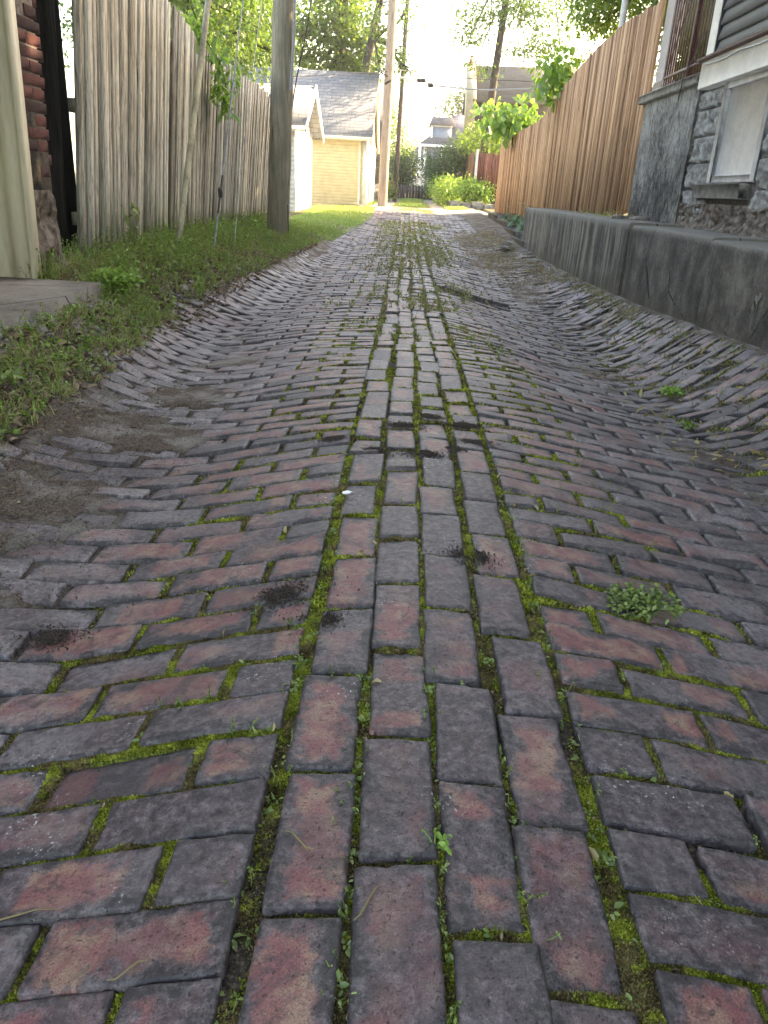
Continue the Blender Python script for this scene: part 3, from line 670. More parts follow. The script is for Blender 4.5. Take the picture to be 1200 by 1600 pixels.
# denser strip of small leaves along the joint left of the crown columns and between them
for x0, w_, n, ya, yb in ((-.165, .014, 90, .5, 2.4), (-.032, .010, 70, .5, 1.2), (.21, .009, 40, .5, 1.7), (.345, .012, 90, .8, 2.6), (.087, .008, 26, .6, 1.3)):
    for _ in range(n):
        x = x0 + w_ * rs.randn(); y = rs.uniform(ya, yb); z = float(SURF(x, y))
        if rs.rand() < .6: rosette(g, x, y, z + .003, rs.uniform(.008, .018), rs.randint(4, 8), 0)
        else: sprig(g, x, y, z, rs.uniform(.012, .03), rs.randint(5, 12), 0, .006)
# taller green weeds further up the crown
px, py = joint_pts(60000, -.8, 1.3, 3.0, 21, 1.0)
k = rs.rand(len(px)) < moss_f(px, py) * sstep(-.35, .35, fbm(px * 1.5, py * 1.0, 63, 2)) * .55; px, py = px[k], py[k]; pz = SURF(px, py)
for x, y, z in zip(px[:5200], py[:5200], pz[:5200]):
    s_ = rs.uniform(.5, 1.1) * (.03 + .004 * min(y, 10))
    n = rs.randint(5, 10); P = np.array([[x, y, z]]) + rs.normal(size=(n, 3)) * [.012, .012, 0]
    mm = 2 if rs.rand() < .3 else (3 if rs.rand() < .6 else 0)
    g.leaves(P, rdir(n, .9), s_ * rs.uniform(.5, 1.1, n), .006 + .0006 * y, .2, .1, mm, None, 'blade' if mm >= 2 else 'oval')
px = .15 + .42 * rs.randn(9000); py = rs.uniform(6.5, 21, 9000); k = ~in_brick(px, py, .008) | (rs.rand(9000) < .22); k &= (rs.rand(9000) < sstep(-.4, .3, fbm(px * 2.2, py * .9, 65, 3))) & (px > -.75) & (px < 1.05); px, py = px[k], py[k]
for _ in range(4):
    n = len(px); P = np.stack([px + .012 * rs.randn(n), py + .02 * rs.randn(n), H(px, py) - .004], 1); q = rs.rand(n) < .5
    for mm, qq in ((2, q), (3, ~q)): g.leaves(P[qq], rdir(int(qq.sum()), .8), rs.uniform(.025, .062, int(qq.sum())), .006 + .0007 * py[qq], .25, .1, mm, None, 'blade')
o = g.build('joint_weeds', [M['weed'], M['weed'], M['dry'], M['blade']]); tag(o, 'small weeds and tufts sprouting from the brick joints', None, kind='stuff')

# dry litter in the middle joints
g = G()
px, py = joint_pts(26000, -.5, .9, .45, 2.6); k = rs.rand(len(px)) < .045 + .3 * ((np.abs(px + .032) < .025) | (np.abs(px - .21) < .02)); px, py = px[k], py[k]
P = np.stack([px, py, SURF(px, py) + .003], 1); g.leaves(P, rdir(len(P), .15) * [1, 1, .35], rs.uniform(.004, .014, len(P)), .004, .1, .4, 0, None, 'oval')
n_ = 11000; py = rs.uniform(1.8, 12, n_); px = np.interp(py, [1.5, 5, 8, 12], [-1.3, -1.55, -1.5, -1.3]) - rs.rand(n_) * .95; kk = (px > -2.4) & ~((px < -1.8) & (py < 5.1)); px, py = px[kk], py[kk]
P = np.stack([px, py, SURF(px, py) + .008], 1); g.leaves(P, rdir(len(P), .4) * [1, 1, .5], rs.uniform(.02, .065, len(P)), rs.uniform(.01, .03, len(P)), .1, .3, 0, None, 'oval')
px = rs.uniform(-1.9, -.9, 5200); py = rs.uniform(1.2, 5.5, 5200); sh = sheet(px, py); k = rs.rand(len(px)) < sh[2] * sstep(-.1, -.6, px + .9 + .0 * py) ; px, py = px[k], py[k]
P = np.stack([px, py, SURF(px, py) + .004], 1); g.leaves(P, rdir(len(P), .2) * [1, 1, .4], rs.uniform(.006, .035, len(P)), rs.uniform(.004, .012, len(P)), .1, .3, 0, None, 'oval')
px = np.concatenate([rs.uniform(1.2, 2.1, 1500), rs.uniform(1.0, 2.0, 2600)]); py = np.concatenate([rs.uniform(3, 14, 1500), rs.uniform(10, 19, 2600)])
P = np.stack([px, py, SURF(px, py) + .012], 1); g.leaves(P, rdir(len(P), .3) * [1, 1, .5], rs.uniform(.02, .07, len(P)), rs.uniform(.006, .02, len(P)), .1, .3, 1, None, 'oval')
px, py = joint_pts(300, -.55, .75, .48, 2.4); px, py = px[:46], py[:46]
P = np.stack([px, py, SURF(px, py) + .008], 1); g.leaves(P, rdir(len(P), .4), rs.uniform(.01, .026, len(P)), rs.uniform(.006, .016, len(P)), .1, .5, 1, .3 + .7 * rs.rand(len(P)), 'oval')
# twigs
for (x, y, th, L) in ((-.28, .62, .6, .05), (-.47, .72, .1, .12), (.0, .7, 1.1, .07), (-.9, 1.3, .3, .2), (.62, .9, 2.2, .06), (-.1, .8, 2.4, .06)):
    t = np.linspace(-.5, .5, 5); C = np.stack([x + t * L * math.cos(th), y + t * L * math.sin(th) + .004 * np.sin(t * 9), H(x + t * L * math.cos(th), y + t * L * math.sin(th)) + .004], 1)
    g.tube(C, [.0008, .0014, .0015, .0012, .0005], 5, 1, .4)
o = g.build('leaf_litter', [M['litter'], M['dry']]); tag(o, 'dead leaves and dry stalks scattered on the alley', None, kind='stuff')

# ------------------------------------------------------------------ ant hills on the crown bricks
t = NT('ant_hill_soil'); P_ = t.coord(); n_ = t.noise(P_, 380, 5, .85)
M['ant'] = t.out(t.ramp(n_, [(.38, (.05, .037, .031)), (.5, (.125, .096, .082)), (.62, (.25, .205, .175))]), .95, t.bump(n_, .004, 1), .1)
M['crumb'] = mat_plain('soil_crumb', (.17, .135, .11), .95, .35, 120, .001)
ants = [(.03, 2.89, .055, 'dark ant hill with a hole, on the second brick column of the crown'), (.27, 2.96, .06, 'largest dark ant hill, on the right column of the crown'), (.30, 2.73, .05, 'dark ant hill just in front of the largest one'),
        (-.08, 2.53, .065, 'wide dark ant hill on the left column of the crown'), (.1, 2.52, .055, 'dark ant hill between the two middle brick columns'), (.215, 2.62, .03, 'small dark ant hill in the joint left of the right column'),
        (.21, 1.73, .05, 'dark ant hill with dead leaves beside the broken brick'), (-.22, 2.72, .045, 'faint dark ant hill left of the crown columns'), (.13, 3.06, .045, 'farthest low ant hill on the crown'), (-.75, 1.47, .05, 'round ant hill with a pit in the left wheel rut'), (-.24, 1.53, .075, 'spread black crumbs of an ant hill on the left field bricks'), (-.13, 1.4, .05, 'dark ant hill at the edge of the left crown column')]
def grains(g, px, py, pz, sz):
    # small irregular crumbs, four-sided
    n = len(px); c = np.stack([px, py, pz], 1); o_ = rs.normal(size=(n, 4, 3)); o_ /= np.linalg.norm(o_, axis=2)[:, :, None]; V = c[:, None] + o_ * np.broadcast_to(sz, (n,))[:, None, None]
    b = np.arange(n)[:, None] * 4; F = np.concatenate([b + np.array([q]) for q in ((0, 1, 2), (0, 2, 3), (0, 3, 1), (1, 3, 2))]); g.add(V.reshape(-1, 3), F, 0, np.repeat(rs.rand(n), 4))
for (x, y, r, lb) in ants:
    g = G(); n = int(900 + 17000 * r); th = rs.rand(n) * 6.283; q = r * .62 * np.abs(rs.randn(n)); el = 1 + .5 * fbm(np.cos(th) * 1.7 + x * 9, np.sin(th) * 1.7 + y * 9, 71, 3)
    px = x + q * el * np.cos(th) * 1.15; py = y + q * el * np.sin(th) * .85
    hb = H(px, py) - .012 * (~in_brick(px, py)); hz = .007 * (r / .05) * np.exp(-(q / (r * .5)) ** 2) - .004 * np.exp(-(q / (r * .16)) ** 2)
    grains(g, px, py, hb + hz * rs.rand(n) + .0025, .0022 * rs.uniform(.5, 1.3, n) * (1 + .25 * y))
    o = g.build('ant_hill', M['ant']); tag(o, lb, 'ant hill', 'ant hills on the brick crown')
g = G()
for k in range(2600):
    pass
px = rs.normal(-1.3, .35, 26000); py = rs.normal(2.6, .8, 26000); kk = (px > -2.1) & (px < -.6) & (py > 1); px, py = px[kk], py[kk]
P = np.stack([px, py, np.maximum(H(px, py) + .002, SURF(px, py) + .002)], 1); grains(g, P[:, 0], P[:, 1], P[:, 2], rs.uniform(.001, .0036, len(P)) * (1 + .8 * (rs.rand(len(P)) < .03)))
o = g.build('soil_crumbs', M['crumb']); tag(o, 'loose dark crumbs of soil scattered over the bricks', None, kind='stuff')

# ------------------------------------------------------------------ broad-leaved single weeds
def weedplant(x, y, r, n, label, m='weed_bright', h=.0, ls=.42, name='weed_plant', layers=2, kind='oval', asp=.6, grp='broad leaved weeds in the alley'):
    z = float(SURF(x, y)); root = thing(name, label, 'weed', (x, y, z), grp)
    gs = G(); gl = G()
    for k in range(n):
        t_ = rs.rand() * 6.28; q = r * rs.rand() ** .7; hx = x + q * math.cos(t_) * .7; hy = y + q * math.sin(t_) * .7; hh = h * rs.uniform(.4, 1) + .01
        gs.tube([[x, y, z], [(x + hx) / 2, (y + hy) / 2, z + hh * .7], [hx, hy, z + hh]], [.0018, .0012, .0008], 4, 0, .3, False)
        mm = rs.randint(2, 5); gl.leaves(np.tile([[hx, hy, z + hh]], (mm, 1)), rdir(mm, .25), r * ls * rs.uniform(.6, 1.1, mm), r * ls * asp, .25, .1, 0, None, kind)
    gs.build('stem', M[m], root); gl.build('foliage', M[m], root); return root
weedplant(.61, 1.62, .13, 150, 'dark green clover patch on the right bricks', 'weed', .018, .13)
weedplant(-.33, .50, .03, 3, 'single round pale leaf in the lower left joint', 'hosta', .01, asp=1.1)
weedplant(.088, .80, .035, 5, 'small green seedling in the middle crown joint', 'weed_bright', .012)
weedplant(-.105, .52, .03, 7, 'pale green seedling at the left bottom joint', 'weed_bright', .02)
weedplant(-1.95, 5.35, .24, 130, 'bright leafy weed clump beside the concrete slab', 'weed_bright', .2, .2)
weedplant(-2.28, 6.7, .14, 12, 'tall dark leafed sprout against the grey fence', 'weed', .42)
weedplant(-1.6, 3.0, .1, 16, 'low green weed at the edge of the left bank', 'weed', .05)
weedplant(1.66, 4.6, .1, 22, 'green weed tuft on the right brick bank', 'weed_bright', .04)
weedplant(1.5, 3.85, .08, 16, 'smaller green weed lower on the right brick bank', 'weed', .03)

# ------------------------------------------------------------------ left bank weeds and grass verge
g = G()
def bank_pts(n, x0f, x1, y0, y1):
    y = rs.uniform(y0, y1, n); x = np.interp(y, *x0f) + (x1 - np.interp(y, *x0f)) * rs.rand(n); return x, y
xb = ([1.5, 3, 4.2, 5, 6, 7.5, 9, 10.5, 13], [-1.35, -1.42, -1.5, -1.6, -1.7, -1.6, -1.45, -1.42, -1.35])
y = rs.uniform(1.8, 13, 22000); lo = np.interp(y, *xb); x = lo - np.abs(rs.rand(22000)) ** .9 * (2.5 + lo) * 1.0
dens = sstep(-.35, .3, fbm(x * 2.5, y * 1.6, 81, 3)); keep = (rs.rand(22000) < .15 + .85 * dens) & (x > -2.5) & ~((x < -1.82) & (y < 5.1)) & ~((y < 5) & (rs.rand(22000) < .4))
x, y = x[keep][:7600], y[keep][:7600]; z = SURF(x, y)
for i, (a, b, c) in enumerate(zip(x, y, z)):
    q = rs.rand(); hh = (.03 + .06 * rs.rand()) * (1 + .9 * sstep(-1.7, -2.2, a))
    if q < .45: sprig(g, a, b, c, hh * 1.4, rs.randint(8, 16), 0 if rs.rand() < .7 else 1, .02)
    elif q < .7: rosette(g, a, b, c + .01, rs.uniform(.02, .05), rs.randint(5, 10), 1 if rs.rand() < .4 else 0)
    else:
        n = rs.randint(5, 12); P = np.array([[a, b, c]]) + rs.normal(size=(n, 3)) * [.015, .015, 0]
        g.leaves(P, rdir(n, 1.2), hh * rs.uniform(.6, 1.6, n), .004, .25, .1, 3 if rs.rand() < .25 else 2, None, 'blade')
for _ in range(110):
    b = rs.uniform(5.4, 12.5); a = rs.uniform(-2.36, -1.85) if rs.rand() < .7 else rs.uniform(-2.3, -1.65)
    if math.hypot(a + 1.83, b - 11.5) < .22: continue
    sprig(g, a, b, float(SURF(a, b)), rs.uniform(.08, .26), rs.randint(10, 26), rs.randint(0, 2), rs.uniform(.03, .05), .35)
# tufts of grass
for _ in range(190):
    b = rs.uniform(1.9, 6); a = float(np.interp(b, *xb)) - rs.uniform(-.02, .5); 
    if a < -1.8 and b < 5.1: continue
    c = float(SURF(a, b)); n = rs.randint(18, 40); P = np.array([[a, b, c]]) + rs.normal(size=(n, 3)) * [.025, .025, 0]
    g.leaves(P, rdir(n, 1.0), rs.uniform(.04, .10, n), .004, .35, .1, 2, None, 'blade')
o = g.build('bank_weeds', [M['weed'], M['weed_bright'], M['blade'], M['dry']]); tag(o, 'mixed weeds growing over the left bank below the fence', None, kind='stuff')
g = G(); n = 60000
y = 8 + 19 * rs.rand(n) ** .8; x = np.interp(y, [8, 10, 12, 14, 17, 20, 23, 27], [-1.75, -1.5, -1.35, -1.22, -1.1, -1.05, -1.0, -1.1]) - np.abs(rs.rand(n)) * np.interp(y, [8, 10, 27], [.5, .9, 2.0])
k = (rs.rand(n) < .1 + .9 * sstep(-.5, .1, fbm(x * 1.5, y * .9, 85, 3)) * sstep(7.5, 11, y)) & (np.hypot(x + 1.83, y - 11.5) > .16); x, y = x[k], y[k]
P = np.stack([x, y, SURF(x, y) - .004], 1); L = rs.uniform(.04, .1, len(x)) * np.interp(y, [8, 12, 20], [.7, 1, .8])
g.leaves(P, rdir(len(P), 1.3), L, .004 + .0004 * y, .25, .1, 0, None, 'blade')
# far verges and the grassed middle strip beyond the crossing
n = 26000; y = rs.uniform(28, 44, n); side = rs.rand(n); x = np.where(side < .5, .1 + .2 * rs.randn(n), np.where(side < .75, -1.3 - rs.rand(n) * 1.2, 1.3 + rs.rand(n) * .7))
k = (y > 29.6) | (np.abs(x) > 1); x, y = x[k], y[k]
P = np.stack([x, y, SURF(x, y)], 1); g.leaves(P, rdir(len(P), 1.3), rs.uniform(.05, .14, len(x)), .02, .25, .1, 0, None, 'blade')
o = g.build('grass', M['lawn']); tag(o, 'green grass verge beside the alley', None, kind='stuff')
# dry wall-foot grass on the right
g = G()
for _ in range(420):
    q = rs.rand(); b = rs.uniform(4, 14); a = 2.14 - abs(rs.randn()) * .09
    if q < .35: b = rs.uniform(11, 18); a = rs.uniform(1.2, 2.1)
    elif q < .6: b = rs.uniform(7, 9.5)
    c = float(SURF(a, b)); n = rs.randint(6, 16); P = np.array([[a, b, c]]) + rs.normal(size=(n, 3)) * [.03, .03, 0]
    g.leaves(P, rdir(n, .7), rs.uniform(.03, .10, n), .005, .3, .1, 0 if rs.rand() < .65 else 1, None, 'blade')
for _ in range(160):
    a = rs.uniform(1.45, 2.1); b = rs.uniform(3, 8); c = float(H(a, b)); sprig(g, a, b, c - .01, rs.uniform(.02, .09), rs.randint(4, 10), 1 if rs.rand() < .6 else 0, .012)
o = g.build('wall_foot_weeds', [M['dry'], M['weed']]); tag(o, 'dry grass and weeds along the foot of the right wall', None, kind='stuff')
# moss clumps in the loose joints of the right bank
g = G()
for _ in range(70):
    a = rs.uniform(1.4, 2.1); b = rs.uniform(2.6, 6.5); n = 160; px = a + .05 * rs.randn(n); py = b + .025 * rs.randn(n)
    P = np.stack([px, py, H(px, py) - .006], 1)[~in_brick(px, py)]
    if len(P): g.leaves(P, rdir(len(P), 1.1), rs.uniform(.008, .02, len(P)), .006, .1, .2)
o = g.build('bank_moss', M['moss']); tag(o, 'dark moss clumps between loose bricks of the right bank', None, kind='stuff')

# ------------------------------------------------------------------ driveway slab (left)
g = G()
pts = [(-1.80, 3.0), (-1.86, 4.1), (-1.93, 4.6), (-1.96, 5.09), (-2.7, 5.09), (-6, 5.09), (-6, -1), (-1.75, -1), (-1.78, 2)]
n = len(pts); V = [(x, y, .17) for x, y in pts] + [(x, y, .0) for x, y in pts]
g.add(V, [list(range(n))] + [[i, i + n, (i + 1) % n + n, (i + 1) % n] for i in range(n)])
o = g.build('driveway', M['slab']); tag(o, 'cracked grey concrete driveway slab at the garage door', None, kind='structure')

# ------------------------------------------------------------------ left brick garage
root = thing('brick_garage', 'red brick garage with beige door jamb at the left edge', 'garage', (-2.5, 5.1, .15))
g = G()
prof = [(-2.70, 5.17), (-2.70, 5.12), (-2.655, 5.12), (-2.65, 5.105), (-2.60, 5.105), (-2.595, 5.115), (-2.52, 5.115), (-2.512, 5.10), (-2.452, 5.10), (-2.445, 5.11), (-2.405, 5.11), (-2.40, 5.075), (-2.378, 5.075), (-2.372, 5.17)]
n = len(prof); V = [(x, y, .157) for x, y in prof] + [(x + .05, y, 2.9) for x, y in prof]
g.add(V, [[i, (i + 1) % n, (i + 1) % n + n, i + n] for i in range(n)] + [list(range(n, 2 * n))]); g.build('door_jamb', M['beige'], root)
g = G(); 
# brick pier with a ragged corner
k = 0; z = .70
while z < 2.95:
    ye = 5.56 + .012 * rs.randn() + .055 * (z - .7); cut = 5.40 if k % 2 else 5.29
    for (p, q) in ((5.172, cut - .006), (cut + .006, ye - (.02 if k % 2 else 0))): g.box(-2.95, -2.402 + .003 * rs.randn(), p, q, z, z + .064, 0, [rs.rand(), 0, 0], bev=.002)
    z += .0755; k += 1
g.box(-2.94, -2.4045, 5.18, 5.54, .68, 2.95, 1)
t = NT('old_red_brick'); P_ = t.coord(); a_ = t.xyz(t.attr())[0]; f_ = t.math('ADD', t.math('MULTIPLY', t.noise(P_, 30, 5, .75), .6), t.math('MULTIPLY', a_, .4))
M['oldbrick'] = t.out(t.ramp(f_, [(.3, (.03, .018, .016)), (.5, (.085, .03, .025)), (.7, (.16, .055, .042))]), .85, t.bump(t.noise(P_, 90, 4, .7), .003, 1), .25)
g.build('wall', [M['oldbrick'], M['mortar']], root)
def rock(g, cx, cy, cz, sx, sy, sz, m=0, sub=2, seed=0, rough=.25):
    n = 8; th = np.linspace(0, np.pi, n); ph = np.linspace(0, 2 * np.pi, 2 * n, endpoint=False); T, Pp = np.meshgrid(th, ph, indexing='ij')
    x = np.sin(T) * np.cos(Pp); y = np.sin(T) * np.sin(Pp); z = np.cos(T); w = 1 + rough * fbm(x * 1.3 + seed * 3.1, y * 1.3 + z * 2.1 + seed, 91, 3)
    pw = .55; x, y, z = [np.sign(v) * np.abs(v) ** pw for v in (x, y, z)]
    V = np.stack([cx + x * sx * w, cy + y * sy * w, cz + z * sz * w], -1).reshape(-1, 3); N2 = 2 * n
    i = np.arange(n - 1)[:, None] * N2; j = np.arange(N2)[None]; F = np.stack([i + j, i + N2 + j, i + N2 + (j + 1) % N2, i + (j + 1) % N2], -1).reshape(-1, 4)
    g.add(V, F, m)
g = G(); Yg, Zg = np.meshgrid(np.linspace(5.175, 5.62, 34), np.linspace(.05, .70, 46)); Xg = -2.43 + .05 * fbm(Yg * 6, Zg * 6, 131, 4) + .03 * (1 - np.abs(fbm(Yg * 9, Zg * 9, 137, 3))) + .04 * (.7 - Zg)
g.grid(Xg, Yg - .06 * np.abs(Zg - .4) * (Yg > 5.5), Zg); g.box(-2.95, -2.47, 5.18, 5.6, .05, .69)
g.build('foundation', M['rubble'], root)
g = G()
for k in range(5): g.box(-2.76, -2.72, 1.9, 5.17, .17 + k * .5, .17 + k * .5 + .49, 0, bev=.008)
g.build('garage_door', M['beige'], root)
g = G(); g.box(-5.5, -2.42, 5.20, 5.5, 2.95, 3.3); g.box(-2.75, -2.42, 1.4, 5.172, 2.45, 3.3); g.box(-2.75, -2.42, .3, 1.85, .14, 2.45); g.box(-5.5, -2.96, 5.25, 5.5, .1, 2.95)
g.build('header_wall', M['brickwall'], root)
g = G(); g.prism([(-6.5, 3.2), (-2.2, 3.25), (-2.2, 3.36), (-4.2, 4.4), (-6.5, 3.4)], .2, 5.8, 'y'); g.build('roof', M['shingle_slate'], root)

# ------------------------------------------------------------------ left plank fence
root = thing('plank_fence', 'tall weathered grey plank fence leaning along the left bank', 'fence', (-2.42, 6, .2))
LEAN = .075
def fxl(z): return -2.42 + LEAN * (z - .2)
g = G(); y = 5.96
topf = lambda yy: np.interp(yy, [5.9, 6.6, 8.1, 8.9, 10.2, 13.3, 15.5], [2.52, 2.47, 2.29, 2.18, 2.12, 2.09, 2.05])
while y < 15.2:
    w = rs.choice([.065, .08, .1, .14]) * rs.uniform(.9, 1.1); zt = float(topf(y)) + .012 * rs.randn(); zb = .13 + .02 * rs.randn(); off = .006 * rs.randn(); tl = .003 * rs.randn(); th = .02
    if 9.0 < y < 9.25: zt -= .15
    V = []
    nz = 6
    for k in range(nz):
        q = k / (nz - 1); zz = zb + (zt - zb) * q; xx = float(fxl(zz)) + off + .006 * math.sin(q * 3 + y * 5)
        for (dx, dy) in ((0, 0), (0, w), (-th, w), (-th, 0)): V.append((xx + dx + (.004 * rs.randn() if k < 1 else 0), y + dy + tl * q, zz + (.006 * rs.randn() if k == nz - 1 else 0)))
    F = [[4 * k + i, 4 * k + (i + 1) % 4, 4 * k + 4 + (i + 1) % 4, 4 * k + 4 + i] for k in range(nz - 1) for i in range(4)] + [[4 * nz - 4, 4 * nz - 3, 4 * nz - 2, 4 * nz - 1], [3, 2, 1, 0]]
    g.add(V, F, 0, [rs.rand(), 0, 0]); y += w + rs.uniform(.001, .007)
g.build('boards', M['fenceL'], root)
g = G()
for z in (.5, 1.25, 1.95): g.prism([(fxl(z) - .085, z - .045), (fxl(z) - .035, z - .045), (fxl(z) - .035, z + .045), (fxl(z) - .085, z + .045)], 6.0, 15.2)
g.build('rails', M['fenceL'], root)
for yy in (8.6, 11.0, 13.4, 15.1):
    g = G(); g.prism([(fxl(0) - .19, 0), (fxl(0) - .09, 0), (fxl(2) - .09, 2.0), (fxl(2) - .19, 2.0)], yy - .05, yy + .05); g.build('post', M['fenceL'], root)
# dark boards closing the gap beside the garage
root = thing('dark_plank_screen', 'rotten dark upright boards in the gap beside the garage', 'board', (-2.6, 6.0, .15))
for (x0, x1, yy, ln) in ((-2.84, -2.68, 6.02, .06), (-2.67, -2.53, 5.99, .10)):
    g = G(); V = []; nz = 7
    for k in range(nz):
        q = k / (nz - 1); z = .1 + 2.7 * q
        for (a, b) in ((x0, 0), (x1, 0), (x1, .04), (x0, .04)): V.append((a + ln * q + .008 * rs.randn(), yy + b, z))
    F = [[4 * k + i, 4 * k + (i + 1) % 4, 4 * k + 4 + (i + 1) % 4, 4 * k + 4 + i] for k in range(nz - 1) for i in range(4)] + [[4 * nz - 4, 4 * nz - 3, 4 * nz - 2, 4 * nz - 1], [3, 2, 1, 0]]
    g.add(V, F, 0, [rs.rand(), 0, 0]); g.build('board', M['darkwood'], root)
g = G(); g.prism([(-2.50, .1), (-2.47, .1), (-2.30, 2.6), (-2.36, 2.6)], 6.16, 6.2); g.box(-3.0, -2.5, 6.16, 6.19, .1, 2.7); g.build('backing_board', M['darkwood'], root)

# ------------------------------------------------------------------ utility poles
def pole(x, y, r0, r1, h, lx, ly, mat, label, z0):
    root = thing('utility_pole', label, 'pole', (x, y, z0), 'wooden utility poles along the left side')
    g = G(); k = 26; t_ = np.linspace(0, 1, k); C = np.stack([x + lx * t_, y + ly * t_, z0 - .2 + h * t_], 1)
    g.tube(C, r0 + (r1 - r0) * t_ + .003 * np.sin(t_ * 70), 20); g.build('pole', M[mat], root, smooth=True); return root
p1 = pole(-1.835, 11.5, .158, .12, 9.5, .30, .1, 'pole', 'thick weathered near pole standing in the grass by the fence', .13)
g = G(); g.tube([[-1.64, 11.40, 1.95], [-1.60, 11.40, 2.5], [-1.53, 11.41, 5], [-1.45, 11.45, 8]], .018, 8); g.build('conduit', M['cablegrey'], p1, smooth=True)
g = G(); g.tube([[-1.655, 11.36, .15], [-1.665, 11.35, .55]], .007, 6); g.build('ground_wire', M['rubber'], p1)
p2 = pole(-.9, 28, .16, .12, 10.5, .08, 0, 'pole2', 'pale sunlit pole at the corner of the cream garage', .25)
g = G(); g.tube([[-1.0, 27.85, 3.9], [-.8, 27.85, 4.0]], .03, 6); g.tube([[-1.3, 27.9, 4.3], [-.9, 27.85, 4.1]], .02, 6); g.build('bracket', M['rubber'], p2)
p3 = pole(-.66, 38, .11, .09, 9, .12, 0, 'pole3', 'slim dark pole behind the pale pole', .27)
g = G(); g.tube([[-.72, 37.9, 5.8], [-.45, 37.9, 5.5]], .12, 8); g.build('transformer', M['rubber'], p3)
# loop of black cable hanging on the far side of the near pole
g = G(); t_ = np.linspace(0, 1, 20); g.tube(np.stack([-1.38 - .28 * sstep(.55, 1, t_), 11.6 + 0 * t_, 5.5 - 4.0 * t_], 1), .008, 6)
o = g.build('hanging_cable', M['rubber'], smooth=True); tag(o, 'thin black cable hanging beside the near weathered pole', 'cable')

# guy wires with guard
def line(a, b, n=8): return np.array(a)[None] + np.linspace(0, 1, n)[:, None] * (np.array(b) - np.array(a))[None]
top = np.array([-1.60, 11.4, 8.8]); a0 = np.array([-2.2, 7.7, .12])
root = thing('guy_wire', 'guy wire in a yellowed plastic guard leaning to the pole', 'guy wire', tuple(a0), 'guy wires of the near pole')
d = (top - a0) / np.linalg.norm(top - a0)
g = G(); g.tube(line(a0 + d * .12, a0 + d * 2.9), .029, 12); g.build('guard', M['pvc'], root, smooth=True)
g = G(); g.tube(line(a0 + d * .06, a0 + d * .14), .034, 10); g.tube(line(a0, a0 + d * .1), .012, 8); g.build('anchor_rod', M['rubber'], root)
g = G(); g.tube(line(a0 + d * 2.9, top), .006, 6); g.build('wire', M['cablegrey'], root)
top = np.array([-1.66, 11.4, 6.6]); a0 = np.array([-1.94, 8.05, .06]); d = (top - a0) / np.linalg.norm(top - a0)
root = thing('guy_wire', 'bare guy wire with a black clamp in front of the fence', 'guy wire', tuple(a0), 'guy wires of the near pole')
g = G(); g.tube(line(a0, a0 + d * .55), .009, 8); g.build('anchor_rod', M['cablegrey'], root)
g = G(); g.tube(line(a0 + d * .5, a0 + d * .9), .010, 8, 0); rock(g, *(a0 + d * .72), .022, .022, .045); g.build('clamp', M['rubber'], root)
g = G(); g.tube(line(a0 + d * .9, a0 + d * 2.1), .010, 8); g.tube(line(a0 + d * 2.1, top), .007, 6); g.build('wire', M['cablegrey'], root)
g = G(); g.tube([[-1.9, 8.9, .1], [-1.88, 9.0, .5], [-1.83, 9.2, 1.2], [-1.75, 9.9, 2.6], [-1.7, 11.35, 5.6]], .003, 6); o = g.build('ground_wire', M['cablelight'], smooth=True); tag(o, 'thin pale wire rising behind the clamped guy wire', 'wire')

# vine over the fence
def vine(label, pts, n, size, mat='sapling'):
    root = thing('climbing_vine', label, 'vine', pts[0]); g = G(); g.tube(pts, .006, 5, 0, .3); g.build('stem', M['bark'], root)
    g = G(); P = []
    pts = np.array(pts)
    for _ in range(n):
        q = rs.rand() * (len(pts) - 1.001); i = int(q); P.append(pts[i] * (1 - q + i) + pts[i + 1] * (q - i) + rs.normal(size=3) * [.09, .10, .10])
    for p in P:
        k = rs.randint(3, 6); g.leaves(np.tile(p, (k, 1)), rdir(k, -.15), size * rs.uniform(.7, 1.2, k), size * .42, .35, .12, 0, None, 'oval')
    g.build('foliage', M[mat], root)
vine('green creeper hanging over the top of the grey fence', [(-2.35, 9.2, 2.45), (-2.25, 9.3, 2.2), (-2.12, 9.5, 1.95), (-2.08, 9.6, 1.7), (-2.06, 9.62, 1.45)], 75, .11, 'sapling')

# ------------------------------------------------------------------ retaining wall (right)
root = thing('retaining_wall', 'stained dark concrete retaining wall of large blocks on the right', 'wall', (2.2, 8, 0))
def wallseg(y0, y1, z1, a, x0=2.2, dz=0):
    ny = max(6, int((y1 - y0) / .09)); yy = np.linspace(y0, y1, ny)
    # section profile: foot, face, rounded top, back
    pr = [(0.0, -.45), (.0, -.1), (.004, .15), (.006, .35), (.008, z1 - .035), (.011, z1 - .014), (.022, z1 - .003), (.05, z1), (.2, z1 + .003), (.38, z1 + .002), (.62, z1), (.62, -.45)]
    pr = np.array(pr); Yg, K = np.meshgrid(yy, np.arange(len(pr)), indexing='ij'); Xg = x0 + pr[K, 0]; Zg = pr[K, 1] + dz * (Yg - y0)
    r = fbm(Yg * 3, Zg * 5, 95, 4) * .012 - .03 * (np.minimum(Yg - y0, y1 - Yg) < .02)*(K >= 3) * 0; Xg = Xg + r * (K < 7); Zg = Zg + r * .7 * (K >= 5) * (K < 11)
    en = (Yg == y0) | (Yg == y1); Yg = Yg + 0
    g = G(); g.grid(Xg, Yg, Zg, 0, [a, 0, 0]); g.add(np.stack([Xg[0], Yg[0], Zg[0]], 1), [list(range(len(pr)))[::-1]], 0, [a, 0, 0]); g.add(np.stack([Xg[-1], Yg[-1], Zg[-1]], 1), [list(range(len(pr)))], 0, [a, 0, 0])
    return g
